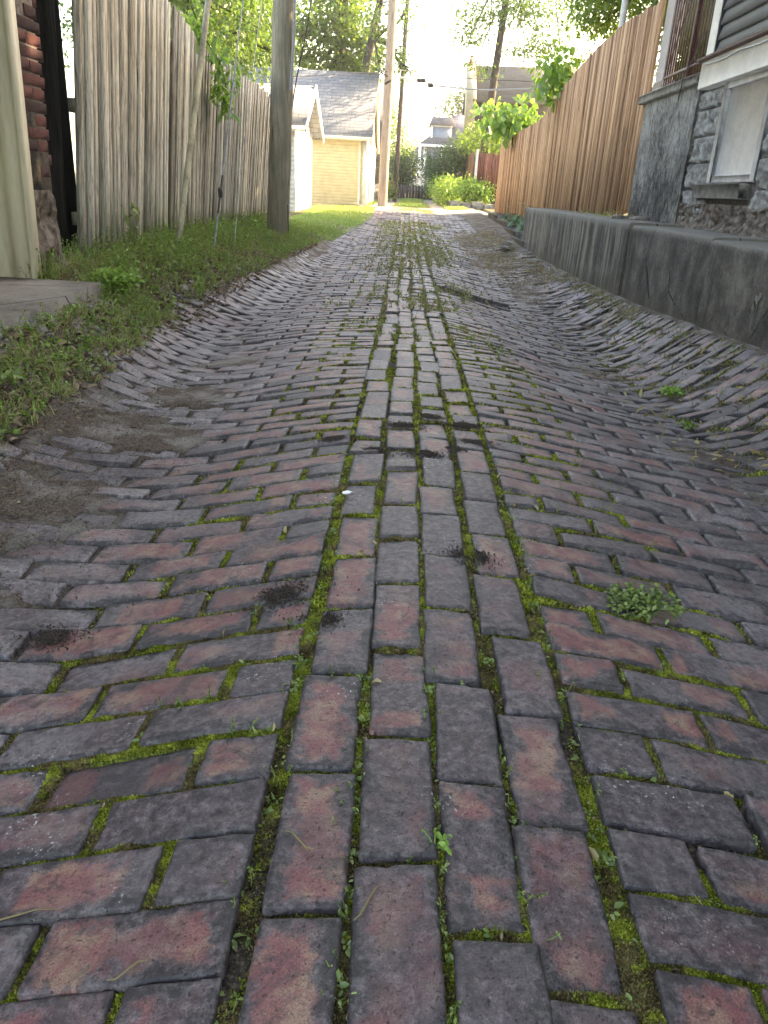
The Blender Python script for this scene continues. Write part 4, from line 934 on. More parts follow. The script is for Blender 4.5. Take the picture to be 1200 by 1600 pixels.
for (y0, y1, z1, a, dx) in ((-1.5, 5.955, .60, .0, .0), (6.0, 8.16, .615, .0, .014), (8.23, 15.6, .635, .75, .0)):
    wallseg(y0, y1, z1, a, 2.2 + dx).build('block', M['retain'], root, smooth=False)
# pale paint splash on the near block
g = G()
for (y, z, r) in ((4.98, .30, .028), (4.95, .325, .018), (5.0, .27, .016), (4.985, .245, .010), (5.02, .25, .009)):
    n = 14; th = np.linspace(0, 6.283, n, endpoint=False); q = r * (1 + .35 * rs.randn(n).clip(-1, 1)); g.add(np.stack([np.full(n, 2.1935), y + q * np.cos(th), z + q * 1.2 * np.sin(th)], 1), [list(range(n))])
for (y, z0, z1) in ((4.985, .12, .25), (5.01, .18, .25), (4.96, .2, .3)): g.add([(2.1935, y, z0), (2.1935, y + .004, z0), (2.1935, y + .005, z1), (2.1935, y - .003, z1)], [[0, 1, 2, 3]])
g.build('paint_splash', M['curb'], root)

# things on the wall ledge
g = G()
for _ in range(26):
    a = rs.uniform(2.38, 2.74); b = rs.uniform(9.6, 12.2); n = rs.randint(8, 18); P = np.array([[a, b, .63]]) + rs.normal(size=(n, 3)) * [.04, .08, 0]
    g.leaves(P, rdir(n, .35) * [1.3, 1.3, .6], rs.uniform(.08, .26, n), .009, .35, .1, rs.randint(0, 2), None, 'blade')
o = g.build('ledge_grass', [M['dry'], M['blade']]); tag(o, 'flopped pale green and dry grass lying on the wall ledge', None, kind='stuff')
for i, (a, b, s_, lb) in enumerate(((2.42, 9.55, .05, 'dark flat stone nearest the ledge front'), (2.6, 9.3, .06, 'pale lump of rubble at the foot of the stained wall'), (2.68, 9.65, .05, 'grey stone chip under the cedar fence'), (2.5, 9.2, .035, 'smallest stone chip on the wall ledge'), (2.62, 9.9, .05, 'rounded stone behind the flopped ledge grass'))):
    g = G(); rock(g, a, b, .63 + s_ * .4, s_ * 1.3, s_ * 1.5, s_ * .55, seed=i * 3.3, rough=.5); o = g.build('stone', M['curb'], smooth=False); tag(o, lb, 'stone', 'loose stones on the wall ledge')

# ------------------------------------------------------------------ right cedar fence
S = 1.1   # this row of walls stands at x = 2.75
root = thing('cedar_fence', 'tall orange brown cedar board fence with a stepped top', 'fence', (2.75, 18, .5))
tp = ([10.4, 11.9, 13.4, 15.2, 16.4, 17.0, 18.0, 19.0, 24, 31], [2.96, 3.03, 3.0, 2.86, 2.73, 2.63, 2.45, 2.37, 2.35, 2.41])
bt_ = ([10.4, 12, 16, 20, 31], [.70, .62, .40, .30, .28])
g = G(); y = 10.42
while y < 26.4:
    w = rs.uniform(.085, .10) if rs.rand() < .85 else rs.uniform(.12, .14); off = (.016 if rs.rand() < .4 else 0) + .002 * rs.randn()
    zt = float(np.interp(y, *tp)) + .006 * rs.randn(); zb = float(np.interp(y, *bt_)) + .015 * rs.randn(); sl = .004 * rs.randn()
    V = [(2.75 + off, y, zb), (2.75 + off, y + w, zb), (2.782 + off, y + w, zb), (2.782 + off, y, zb), (2.75 + off + sl, y, zt), (2.75 + off + sl, y + w, zt + .004 * rs.randn()), (2.782 + off + sl, y + w, zt), (2.782 + off + sl, y, zt)]
    g.add(V, np.array([[0,3,2,1],[4,5,6,7],[0,1,5,4],[1,2,6,5],[2,3,7,6],[3,0,4,7]]), 0, [rs.rand(), 0, 0]); y += w - .014
g.build('boards', M['fenceR'], root)
g = G(); g.box(2.80, 2.84, 10.42, 26.4, .9, .99); g.box(2.80, 2.84, 10.42, 26.4, 2.0, 2.09); g.build('rails', M['fenceR'], root)
for yy in np.arange(11.5, 26.4, 2.7):
    g = G(); g.box(2.845, 2.94, yy - .05, yy + .05, .2, float(np.interp(yy, *tp)) - .08); g.build('post', M['fenceR'], root)
g = G(); g.tube([[3.0, 13.4, .5], [3.0, 13.4, 4.0]], .05, 10); o = g.build('clothesline_post', M['cablelight'], smooth=True); tag(o, 'pale thin post rising behind the cedar fence top', 'post')

# ------------------------------------------------------------------ house on the right: porch and stone foundation
root = thing('stone_house', 'grey clapboard house on a rock faced stone foundation with porch', 'house', (2.75, 7, .6))
# stained rendered porch wall
g = G(); yy = np.linspace(8.53, 10.40, 60); zz = np.linspace(.5, 1.905, 48); Yg, Zg = np.meshgrid(yy, zz); Xg = 2.75 + .008 * fbm(Yg * 9, Zg * 9, 101, 4) - .004
g.grid(Xg, Yg, Zg); g.box(2.762, 3.1, 8.54, 10.39, .5, 1.90); g.build('porch_wall', M['render'], root, smooth=True)
g = G(); g.box(2.69, 3.12, 8.50, 10.56, 1.907, 2.0, bev=.012); g.build('wall_cap', M['cap'], root)
g = G(); g.box(2.80, 2.92, 10.05, 10.36, 2.003, 5.0, bev=.01); g.box(2.785, 2.94, 10.03, 10.38, 2.003, 2.12, bev=.008); g.build('porch_column', M['lilac'], root)
# railing
rl = thing('railing', None, None); rl.parent = root; rl.matrix_parent_inverse = root.matrix_world.inverted(); bpy.context.view_layer.update()
g = G(); g.box(2.80, 2.83, 8.45, 10.05, 2.12, 2.145)
g.build('rail', M['iron'], rl); g = G(); g.box(2.80, 2.83, 8.45, 10.08, 2.95, 2.98); g.build('rail', M['iron'], rl)
g = G(); g.box(2.785, 2.835, 9.15, 9.20, 2.003, 4.9); g.build('iron_post', M['iron'], rl)
y = 8.50
while y < 10.04:
    if abs(y - 9.175) > .05:
        g = G(); g.box(2.808, 2.822, y, y + .014, 2.05, 3.4); g.build('baluster', M['iron'], rl)
    y += .085
g = G(); a_ = 0
for k in range(4): g.tube(np.array([[2.815, 9.95 - .02 * k, 2.25 + .3 * k], [2.815, 9.7, 2.6 + .3 * k], [2.815, 9.35, 2.9 + .3 * k]]), .008, 6)
g.build('scroll', M['iron'], rl, smooth=True)
# stone foundation: rock faced blocks
g = G(); g.box(2.80, 3.2, -1, 8.515, .4, 1.84, m=1)
wy0, wy1, wz0, wz1 = 6.80, 7.86, 1.02, 1.84
zc = .56; row = 0
while zc < 1.82:
    hgt = .235 if row else .17; y = 8.50
    k = 0
    while y > .5:
        w = rs.uniform(.34, .5) if (k + row) % 2 else rs.uniform(.24, .36)
        y1, y0 = y, y - w; z0, z1 = zc, min(zc + hgt, 1.835); segs = [(y0, y1)]
        if z1 > wz0 - .13 and z0 < wz1:      # leave the window opening
            segs = []
            if y1 > wy1 + .02 or y0 < wy0 - .02:
                if y1 > wy1: segs.append((max(y0, wy1), y1))
                if y0 < wy0: segs.append((y0, min(y1, wy0)))
        for (a, b) in segs:
            if b - a < .05: continue
            ny, nz = max(6, int((b - a) / .014)), 17; Yg, Zg = np.meshgrid(np.linspace(a + .006, b - .006, ny), np.linspace(z0 + .006, z1 - .006, nz))
            dd = np.minimum(np.minimum(Yg - a, b - Yg), np.minimum(Zg - z0, z1 - Zg)); f = sstep(.0, .022, dd)
            n1 = 1 - 2 * np.abs(fbm(Yg * 9 + row * 3, Zg * 9 + k * 2, 111, 4)) * 1.6; n2 = noise2(Yg * 28 + k, Zg * 22, 117)
            Xg = 2.80 - f * (.022 + .030 * n1 + .008 * n2) - .001
            g.grid(Xg, Yg, Zg, 0)
        y -= w; k += 1
    zc += hgt; row += 1
g.build('foundation', [M['stone'], M['mortar']], root)
g = G()   # crumbling masonry at the foot
Yg, Zg = np.meshgrid(np.linspace(6.2, 8.46, 150), np.linspace(.55, .84, 24)); n1 = 1 - np.abs(fbm(Yg * 7, Zg * 11, 141, 3)) * 2.2; Xg = 2.775 - .045 * n1 - .02 * fbm(Yg * 26, Zg * 26, 143, 3) - .05 * sstep(.7, .56, Zg)
g.grid(Xg, Yg, Zg)
g.build('rubble', M['rubble'], root)
# boarded basement window
wn_ = G(); wn_.box(2.785, 2.83, wy0 + .085, wy1 - .08, wz0 + .0, wz1 - .05, bev=.002); 
wo = wn_.build('window_board', M['white'], root)
g = G(); g.box(2.745, 2.80, wy1 - .082, wy1, wz0, wz1, bev=.004); g.box(2.745, 2.80, wy0, wy0 + .083, wz0, wz1, bev=.004); g.box(2.748, 2.80, wy0 + .085, wy1 - .084, wz1 - .055, wz1 - .002, bev=.004); g.box(2.76, 2.784, wy0 + .085, wy1 - .084, wz0 + .002, wz0 + .06, bev=.003)
g.build('frame', M['whiteold'], wo)
g = G(); g.box(2.705, 2.81, 6.95, 8.08, .888, 1.012, bev=.006); g.build('window_sill', M['cap'], root)
g = G(); g.box(2.70, 2.84, -1, 8.46, 1.845, 2.075, bev=.006); g.build('skirt_board', M['white'], root)
g = G(); g.box(2.715, 2.86, 8.24, 8.44, 2.08, 5.2, bev=.005); g.build('corner_board', M['white'], root)
g = G(); g.box(2.655, 2.72, -1, 8.50, 2.078, 2.10, bev=.004); g.build('drip_edge', M['iron'], root)
g = G(); z = 2.103
while z < 5.2:
    g.add([(2.728, -1, z), (2.728, 8.235, z), (2.758, 8.235, z + .125), (2.758, -1, z + .125), (2.80, -1, z), (2.80, 8.235, z)], [[0, 3, 2, 1], [0, 1, 5, 4]], 0, .3); z += .118
g.box(2.80, 7.0, -1, 8.24, 2.08, 5.2); g.build('siding', M['grey_siding'], root)
g = G(); g.box(2.80, 7.0, 8.245, 8.5, 2.08, 5.2); g.box(3.13, 7.0, 8.52, 10.4, .5, 1.9); g.build('side_wall', M['grey_siding'], root)
g = G(); g.prism([(2.3, 5.2), (7.4, 5.2), (4.9, 7.6)], -1.4, 10.7); g.build('roof', M['shingle_slate'], root)
t_ = np.linspace(0, 1, 40); g = G(); g.tube(np.stack([2.69 + 0 * t_, 8.35 - 4 * t_, 2.045 - .02 * np.abs(np.sin(t_ * 15)) + .0 * t_], 1), .007, 6); g.build('cable', M['cablelight'], root, smooth=True)
g = G(); g.tube([[2.70, 8.38, 3.3], [2.69, 8.42, 2.7], [2.71, 8.5, 2.4], [2.70, 8.62, 2.2], [2.68, 8.9, 2.02], [2.68, 8.93, 1.8]], .006, 6); g.build('cable', M['rubber'], root, smooth=True)

# ------------------------------------------------------------------ curb stones and planting bed (right, beyond the wall)
cs = [(2.16, 15.0, 16.9, .035, 'near tilted curb stone below the hostas'), (2.23, 17.0, 19.0, .035, 'long curb stone in front of the hostas'), (2.31, 19.2, 21.6, .03, 'weathered curb stone past the hostas'), (2.4, 22.2, 24.8, .02, 'pale square curb stone near the fence end')]
for (x, y0, y1, tl, lb) in cs:
    g = G(); zb = float(H(x, (y0 + y1) / 2)); g.box(x, x + .12, y0, y1, zb - .25, zb + .09, bev=.012); o = g.build('curb_stone', M['curb']); tag(o, lb, 'curb stone', 'curb stones of the planting bed')
g = G(); 
for q, (a, b) in enumerate(((1.75, 14.6), (1.82, 14.75))):
    g2 = G(); g2.box(a - .05, a + .05, b - .4, b + .35, float(H(a, b)) + .06 + q * .05, float(H(a, b)) + .1 + q * .05, bev=.004); o = g2.build('timber_offcut', M['cap']); tag(o, ['lower grey plank leaning at the end of the retaining wall', 'upper grey plank leaning at the end of the retaining wall'][q], 'plank', 'planks by the wall end')
g = G(); g.prism([(2.5, -.2), (2.5, .2), (2.6, .28), (2.78, .33), (2.78, -.2)], 15.65, 26.4); o = g.build('planting_bed', M['ground']); tag(o, 'raised soil bed behind the curb stones', None, kind='structure')
lbs = ['nearest large blue green hosta beside the wall end', 'second hosta from the wall end', 'middle hosta in the planting bed', 'fourth hosta, half hidden behind the middle one', 'farthest hosta by the fence foot', 'small hosta at the curb front']
for i, (a, b, s_) in enumerate(((2.42, 15.95, .26), (2.5, 16.9, .24), (2.44, 17.9, .22), (2.58, 18.9, .22), (2.55, 20.6, .2), (2.38, 16.5, .15))):
    z = .2; r_ = thing('hosta', lbs[i], 'plant', (a, b, z), 'hostas in the planting bed'); g = G(); n = 60; t0 = rs.rand(n) * 6.28; q = s_ * rs.rand(n) ** .6
    P = np.stack([a + q * np.cos(t0) * .8, b + q * np.sin(t0) * .9, z + s_ * .75 * (1 - (q / s_) ** 2) + .05], 1); D = np.stack([np.cos(t0), np.sin(t0), .25 - .6 * q / s_], 1)
    g.leaves(P, D, s_ * .55, s_ * .36, .3, .1, 0, None, 'oval'); g.build('foliage', M['hosta'], r_)
g = G()
for _ in range(7):
    a, b = rs.uniform(2.0, 2.5), rs.uniform(14.5 + 1.2, 18.5); hh = rs.uniform(.3, .5); g.tube([[a, b, .25], [a, b + .03, .25 + hh]], .004, 4, 0, .3); n = 12; P = np.array([[a, b, .25 + hh]]) + rs.normal(size=(n, 3)) * [.05, .05, .02]; g.leaves(P, rdir(n, .8), .03, .025, .1, .1, 0, np.ones(n))
o = g.build('flower_stalks', M['dry']); tag(o, 'pale dry flower heads above the hosta bed', None, kind='stuff')

# ------------------------------------------------------------------ foliage generators
def crown(g, lobes, leaf, mi=0, kind='rhomb', per=9, asp=.75, up=-.15):
    for (cx, cy, cz, rx, ry, rz, n) in lobes:
        m = max(4, int(n / per)); d = rs.normal(size=(m, 3)); d /= np.linalg.norm(d, axis=1)[:, None]; q = rs.rand(m) ** .42
        q = q * (1 + .35 * fbm(d[:, 0] * 2.1 + cx, d[:, 1] * 2.1 + d[:, 2] * 1.7, 121, 3))
        C = np.array([cx, cy, cz]) + d * q[:, None] * np.array([rx, ry, rz])
        k = per; P = np.repeat(C, k, 0) + rs.normal(size=(m * k, 3)) * leaf * np.array([1.5, 1.5, .7])
        D = np.repeat(d, k, 0) * .5 + rdir(m * k, up)
        a = np.clip(np.repeat(rs.rand(m), k) * .6 + rs.rand(m * k) * .4, 0, 1)
        L = leaf * rs.uniform(.65, 1.25, m * k); g.leaves(P, D, L, L * asp, .2, .15, mi, a, kind)
def limbs(g, base, lobes, r0, ntw=9):
    base = np.array(base, float)
    for (cx, cy, cz, rx, ry, rz, n) in lobes:
        c = np.array([cx, cy, cz]); mid_ = (base + c) / 2 + rs.normal(size=3) * .12 * np.linalg.norm(c - base) * [.6, .6, .3] + [0, 0, .08 * np.linalg.norm(c - base)]
        g.tube([base, (base * .6 + mid_ * .4 + [0, 0, .03]), mid_, c], np.array([r0, r0 * .75, r0 * .5, r0 * .28]), 7, 0, .3, False)
        for _ in range(ntw):
            e = c + rdir(1)[0] * [rx, ry, rz] * rs.uniform(.6, .95); s0 = mid_ + (c - mid_) * rs.uniform(.2, 1)
            g.tube([s0, (s0 + e) / 2 + rs.normal(size=3) * .05 * rx, e], np.array([r0 * .22, r0 * .12, r0 * .04]), 4, 0, .3, False)
def tree(name, label, trunk, r, lobes, leaf, mat, kind='rhomb', per=9, grp='trees beyond the fences', r0=None, cat='tree', asp=.75, up=-.15, ntw=9):
    root = thing(name, label, cat, tuple(trunk[0]), grp); g = G(); T = np.array(trunk, float)
    g.tube(T, r, 12); limbs(g, T[-1] if len(T) < 3 else T[-2] * .5 + T[-1] * .5, lobes, r0 or float(np.min(r)) * .8, ntw); g.build('trunk', M['bark'], root, smooth=True)
    g = G(); crown(g, lobes, leaf, 0, kind, per, asp, up); g.build('crown', M[mat], root); return root
# left: maples over the fence and behind the garages
tree('maple_tree', 'leafy maple whose branches hang behind the grey fence', [(-7, 19, 0), (-6.8, 19, 3), (-6.4, 19, 6)], [.35, .28, .2],
     [(-5.4, 18, 4.6, 1.5, 1.6, 1.1, 2600), (-4.0, 17.5, 3.9, 1.1, 1.2, .8, 2000), (-3.4, 18.5, 4.9, 1.0, 1.2, .9, 1800), (-4.6, 19, 6.2, 1.8, 1.8, 1.2, 1800), (-6.5, 18, 6.2, 2, 2, 1.8, 1800), (-6.2, 17.5, 3.4, 1.3, 1.4, .8, 1300), (-3.6, 19.5, 3.6, .9, 1.0, .7, 1500), (-4.7, 20, 4.6, 1.6, 1.0, 1.2, 2200)], .13, 'maple', 'lobed', 8)
tree('maple_tree', 'dark maple filling the gap between fence and garage roof', [(-8.5, 33, 0), (-8.3, 33, 4), (-8, 33, 7)], [.4, .3, .22],
     [(-8.2, 33, 6.2, 2.2, 2, 1.7, 2600), (-6.4, 33.5, 6.6, 1.6, 1.7, 1.5, 2200), (-10.5, 33, 5.5, 2.2, 2, 1.8, 1500), (-7.2, 34, 8.2, 2.2, 2, 1.5, 1500), (-6.6, 34.5, 5.2, 1.5, 1.2, .9, 1300)], .19, 'maple', 'rhomb', 9)
tree('maple_tree', 'dark trunked maple directly behind the cream garage roof', [(-3.5, 37, .2), (-3.4, 37, 4), (-3.1, 37, 8.5)], [.34, .28, .2],
     [(-4.7, 36.5, 6.6, 1.1, 1.2, .9, 1500), (-3.2, 36, 7.0, 1.2, 1.2, 1.0, 1700), (-2.2, 36.3, 6.2, .8, .9, .7, 1000), (-4.0, 36.8, 5.6, 1.3, 1.0, .5, 900), (-2.6, 37, 5.4, 1.1, .9, .5, 800), (-3.6, 37, 8.2, 1.8, 1.5, .9, 1200)], .18, 'maple_b', 'rhomb', 9)
tree('maple_tree', 'maple with loose sprays hanging behind the pale pole', [(-2.3, 34, .2), (-2.1, 34, 4.4), (-1.4, 33, 7.5)], [.22, .18, .12],
     [(-1.5, 31.2, 6.1, .55, .8, .5, 480), (-.75, 31, 5.3, .42, .6, .45, 360), (-1.35, 31.4, 4.9, .4, .6, .4, 260), (-.5, 30.8, 6.4, .35, .6, .4, 240), (-.55, 31, 4.75, .3, .5, .25, 150), (-.2, 31, 4.62, .28, .3, .14, 60), (-1.2, 31.5, 7.1, .7, .7, .5, 400)], .15, 'maple', 'lobed', 6)
# right: big open tree, and shading maples behind the cedar fence
tree('oak_tree', 'tall open tree with a dark trunk beside the shingled house', [(2.86, 34, .3), (2.9, 34, 3.0), (3.05, 34, 5.5), (3.25, 34, 8.6), (3.4, 34, 11)], [.19, .16, .14, .12, .09],
     [(2.0, 34, 7.0, .8, 1, .6, 700), (1.9, 33.6, 6.2, .6, .8, .25, 300), (2.2, 33.8, 5.35, .42, .6, .16, 150), (3.3, 33.6, 7.2, .8, 1, .6, 800), (4.3, 33.8, 7.3, .9, 1, .6, 1000), (4.8, 34, 6.1, .9, 1, .6, 950), (3.8, 34, 5.9, .5, .7, .25, 260), (2.7, 33.8, 5.1, .3, .4, .2, 60), (5.8, 34, 7.2, 1.2, 1.2, .9, 700), (5.6, 34, 5.3, .8, .8, .4, 260), (3.2, 34, 9.2, 2.2, 1.6, 1, 900)], .17, 'maple', 'lobed', 6, r0=.05, ntw=5)
tree('maple_tree', 'bright backlit maple rising over the cedar fence', [(5.6, 17.5, .4), (5.5, 17.4, 3.0), (5.2, 17.2, 6.0)], [.26, .22, .16],
     [(4.5, 17.5, 4.9, 1.2, 1.5, .9, 2100), (3.75, 18.5, 4.4, .6, 1, .45, 1300), (5.6, 16.5, 4.4, 1.2, 1.5, 1.0, 1900), (6.2, 18, 6.2, 2, 2, 1.6, 2600), (4.4, 15.6, 5.6, 1.2, 1.6, .9, 1700), (5.4, 14.5, 4.6, 1.3, 1.6, 1.2, 2000), (4.2, 19.5, 3.6, .5, .9, .4, 350), (3.2, 17.2, 4.6, .5, .8, .35, 700)], .15, 'maple_b', 'lobed', 8)
tree('maple_tree', 'dense maple behind the porch and its iron railing', [(6.5, 13, .4), (6.4, 13, 3.0), (6.2, 13, 6)], [.3, .25, .18],
     [(6, 12.8, 4.2, 1.6, 1.8, 1.6, 4200), (6.2, 15.4, 4.0, 1.5, 1.8, 1.5, 3600), (7.5, 12, 6, 2.4, 2.4, 2, 2500), (6, 15, 6.8, 2, 2, 1.5, 2400), (4.6, 12.4, 5.4, 1.1, 1.6, 1, 1600), (5.0, 12.5, 3.0, 1.3, 1.6, .9, 1800), (7.4, 17, 4.6, 1.6, 2, 1.6, 2000), (8, 20, 6, 2.6, 2.5, 2.2, 2500), (8.2, 13, 5.2, 1.8, 2.2, 1.8, 3000)], .21, 'maple', 'rhomb', 9)
tree('maple_tree', 'far maple behind the end of the cedar fence', [(9, 25, .4), (8.8, 25, 3), (8.5, 25, 7)], [.3, .25, .18],
     [(8.2, 24.5, 5.2, 2.0, 2, 1.8, 1700), (10, 26, 7, 2.6, 2.5, 2.2, 1700)], .2, 'maple', 'rhomb', 9)
tree('maple_tree', 'broad unseen maple added overhead to shade the near alley', [(-4.6, 7.5, 0), (-4.5, 7.2, 3.5), (-3.8, 5.5, 6.2)], [.4, .33, .24],
     [(-2.5, 3, 8.2, 2.6, 3, 1.5, 1500), (.5, .5, 9.0, 3, 3, 1.4, 1500), (-3.5, -2, 8.5, 3, 3, 1.6, 1300), (1.5, -4, 8, 3, 3, 1.6, 1300), (3.5, 2.5, 10, 2.4, 3, 1.2, 900)], .26, 'maple', 'rhomb', 9)  # added out of view; this canopy darkens the bricks nearest the camera
# saplings with big heart-shaped leaves above the cedar fence
tree('broadleaf_sapling', 'bright sapling with big leaves rising highest above the cedar fence', [(2.95, 17.3, .4), (2.88, 17.1, 2.2), (2.78, 17, 3.2)], [.02, .015, .01],
     [(2.68, 17, 3.1, .30, .3, .36, 190), (2.95, 17.1, 3.0, .2, .25, .3, 90), (2.82, 17, 2.72, .16, .2, .2, 90)], .14, 'sapling', 'oval', 4, 'saplings behind the cedar fence', .006, 'sapling', .85, -.8, 3)
tree('broadleaf_sapling', 'lower darker sapling with drooping heart leaves over the fence', [(3.05, 23, .4), (2.75, 23.2, 2.0), (2.6, 23.4, 2.8)], [.02, .015, .01],
     [(2.35, 23.5, 2.85, .36, .35, .36, 230), (3.0, 23.3, 2.75, .45, .35, .2, 150), (2.6, 23.2, 2.5, .4, .3, .2, 110)], .18, 'sapling', 'oval', 4, 'saplings behind the cedar fence', .006, 'sapling', .85, -.9, 3)

# ------------------------------------------------------------------ white shed
def siding_y(g, x, y0, y1, zt, dx, z0, step=.11, m=0):
    """clapboards on a plane x = const; zt(y) not needed for rectangles"""
    z = z0
    while z < zt - .01:
        z1 = min(z + step, zt); g.add([(x + dx * .016, y0, z), (x + dx * .016, y1, z), (x, y1, z1), (x, y0, z1), (x, y0, z), (x, y1, z)], [[0, 1, 2, 3], [0, 4, 5, 1]], m); z += step
def siding_x(g, y, x0, x1, zt, z0, step=.11, m=0):
    z = z0
    while z < zt - .01:
        z1 = min(z + step, zt); g.add([(x0, y - .016, z), (x1, y - .016, z), (x1, y, z1), (x0, y, z1), (x0, y, z), (x1, y, z)], [[0, 3, 2, 1], [0, 1, 5, 4]], m); z += step
root = thing('white_shed', 'small white clapboard shed with a steep grey roof', 'shed', (-4, 22.7, .15))
g = G(); g.prism([(21.05, .1), (24.45, .1), (24.45, 2.22), (22.75, 3.1), (21.05, 2.22)], -6.5, -2.93, 'x'); siding_x(g, 21.05, -6.5, -2.92, 2.2, .12)
siding_y(g, -2.93, 21.05, 24.45, 2.2, 1, .12); g.build('wall', M['white'], root)
g = G(); g.prism([(20.80, 2.06), (22.75, 3.12), (22.75, 3.20), (20.72, 2.10)], -6.8, -2.62, 'x'); g.build('roof', M['shingle_grey'], root)
g = G(); g.prism([(24.75, 2.04), (24.82, 2.09), (22.755, 3.20), (22.755, 3.12)], -6.8, -2.62, 'x'); g.build('roof', M['shingle_grey'], root)
g = G(); g.prism([(20.68, 1.98), (20.72, 2.12), (22.75, 3.23), (24.86, 2.1), (24.9, 1.96), (22.75, 3.06)], -2.618, -2.58, 'x'); g.box(-6.8, -2.62, 20.66, 20.715, 2.0, 2.12); g.build('fascia', M['white'], root)
g = G(); g.box(-2.93, -2.89, 24.35, 24.47, .1, 2.2); g.build('corner_board', M['white'], root); g = G(); g.box(-2.93, -2.89, 21.0, 21.1, .1, 2.2); g.build('corner_board', M['white'], root)
# ------------------------------------------------------------------ cream garage
root = thing('cream_garage', 'cream sided garage with a broad grey shingled roof', 'garage', (-4, 29, .2))
g = G(); g.prism([(28.02, .1), (34.0, .1), (34.0, 2.36), (31, 4.35), (28.02, 2.36)], -6.3, -1.48, 'x'); siding_x(g, 28.02, -6.3, -1.60, 2.34, .16, .095); g.build('wall', M['cream'], root)
g = G(); g.box(-1.60, -1.455, 27.96, 28.1, .1, 2.34); g.box(-1.475, -1.44, 28.1, 33.9, .1, 2.3); g.build('corner_board', M['white'], root)
g = G(); g.box(-1.437, -1.425, 28.7, 29.4, .4, 2.1); g.build('side_door', M['grey_siding'], root)
g = G(); g.tube([[-1.72, 27.93, 2.3], [-1.70, 27.93, .28], [-1.5, 27.8, .22]], .04, 8); g.build('downpipe', M['cream2'], root)
g = G(); V = [(-6.6, 27.68, 2.30), (-1.30, 27.68, 2.30), (-1.30, 31, 4.56), (-6.6, 31, 4.56), (-6.6, 34.3, 2.3), (-1.30, 34.3, 2.3)]; V2 = [(x, y, z - .07) for x, y, z in V]
g.add(V + V2, [[0, 1, 2, 3], [3, 2, 5, 4], [9, 8, 7, 6], [10, 11, 8, 9], [0, 6, 7, 1], [1, 7, 8, 2], [2, 8, 11, 5], [0, 3, 9, 6], [3, 4, 10, 9]]); g.build('roof', M['shingle_grey'], root)
g = G(); g.box(-6.6, -1.3, 27.60, 27.675, 2.22, 2.33); g.prism([(27.66, 2.1), (27.66, 2.26), (31, 4.5), (34.3, 2.26), (34.3, 2.1), (31, 4.34)], -1.40, -1.305, 'x'); g.build('fascia', M['cream2'], root)
# concrete apron in front of it
g = G(); g.box(-6, -2.2, 25.2, 28.0, .05, .2); o = g.build('garage_apron', M['slab']); tag(o, 'sunlit concrete apron before the cream garage', None, kind='structure')
# grey house side behind
root = thing('grey_outbuilding', 'narrow grey sided building squeezed behind the cream garage', 'building', (-2, 36, .2))
g = G(); g.prism([(35.5, .2), (39, .2), (39, 3.5), (37.2, 4.9), (35.5, 3.5)], -6.0, -1.28, 'x'); siding_x(g, 35.5, -6, -1.28, 3.4, 1.0, .14); g.build('wall', M['grey_siding'], root)
g = G(); g.box(-6.02, -1.25, 35.46, 36, .2, 1.0); g.build('foundation', M['stone'], root)
g = G(); g.box(-6.2, -1.15, 35.2, 35.4, 3.35, 3.5); g.prism([(35.1, 3.3), (37.2, 5.0), (39.3, 3.3), (39.3, 3.4), (37.2, 5.12), (35.1, 3.4)], -6.2, -1.15, 'x'); g.build('roof', M['shingle_slate'], root)

# ------------------------------------------------------------------ far fences
def picket_y(name, label, x, y0, y1, z0, z1, mat, w=.1, cat='fence', rot=None, dog=True, grp=None):
    root = thing(name, label, cat, (x, (y0 + y1) / 2, z0), grp); g = G(); y = y0
    while y < y1:
        a = rs.rand(); zt = z1 + .015 * rs.randn(); o_ = .006 * rs.randn()
        P = [(y, z0), (y + w - .012, z0), (y + w - .012, zt - .05), (y + w - .035, zt), (y + .023, zt), (y, zt - .05)]
        g.prism(P, x + o_, x + o_ + .02, 'x', 0, [a, 0, 0]) if rot is None else g.prism([(x + (p - y0), z) for p, z in P], rot + o_, rot + o_ + .02, 'y', 0, [a, 0, 0]); y += w
    g.build('pickets', M[mat], root); g = G()
    if rot is None: g.box(x + .03, x + .07, y0, y1, z0 + .4, z0 + .48)
    else: g.box(x, x + y1 - y0, rot + .03, rot + .07, z0 + .4, z0 + .48)
    g.build('rail', M[mat], root); return root
picket_y('picket_fence', 'brown picket fence receding above the ferny shrubs', 2.6, 35.2, 54, 1.0, 2.42, 'fenceF', .12)
r_ = picket_y('picket_fence', 'faded red picket fence facing the camera past the cedar fence', 2.52, 0, 1.9, .75, 2.24, 'fenceRed', .11, rot=32.0)
g = G(); g.box(2.42, 2.515, 31.95, 32.05, .5, 2.36, bev=.01); g.build('post', M['cablelight'], r_)
picket_y('board_fence', 'dark board fence closing the far end of the alley', -2.6, 0, 3.7, .32, 1.06, 'fenceDark', .16, rot=45.0)
# low stone wall
root = thing('stone_garden_wall', 'low mossy stone wall under the ferny shrubs', 'wall', (2, 30.8, .25)); g = G()
x = 1.5
while x < 3.3: 
    w = rs.uniform(.3, .5); g.box(x, x + w - .02, 30.6, 30.85, .2, .52 + .03 * rs.randn(), bev=.03); x += w
x = 30.9
while x < 37:
    w = rs.uniform(.3, .5); g.box(1.5, 1.72, x, x + w - .02, .2, .5 + .03 * rs.randn(), bev=.03); x += w
g.build('stones', M['curb'], root)

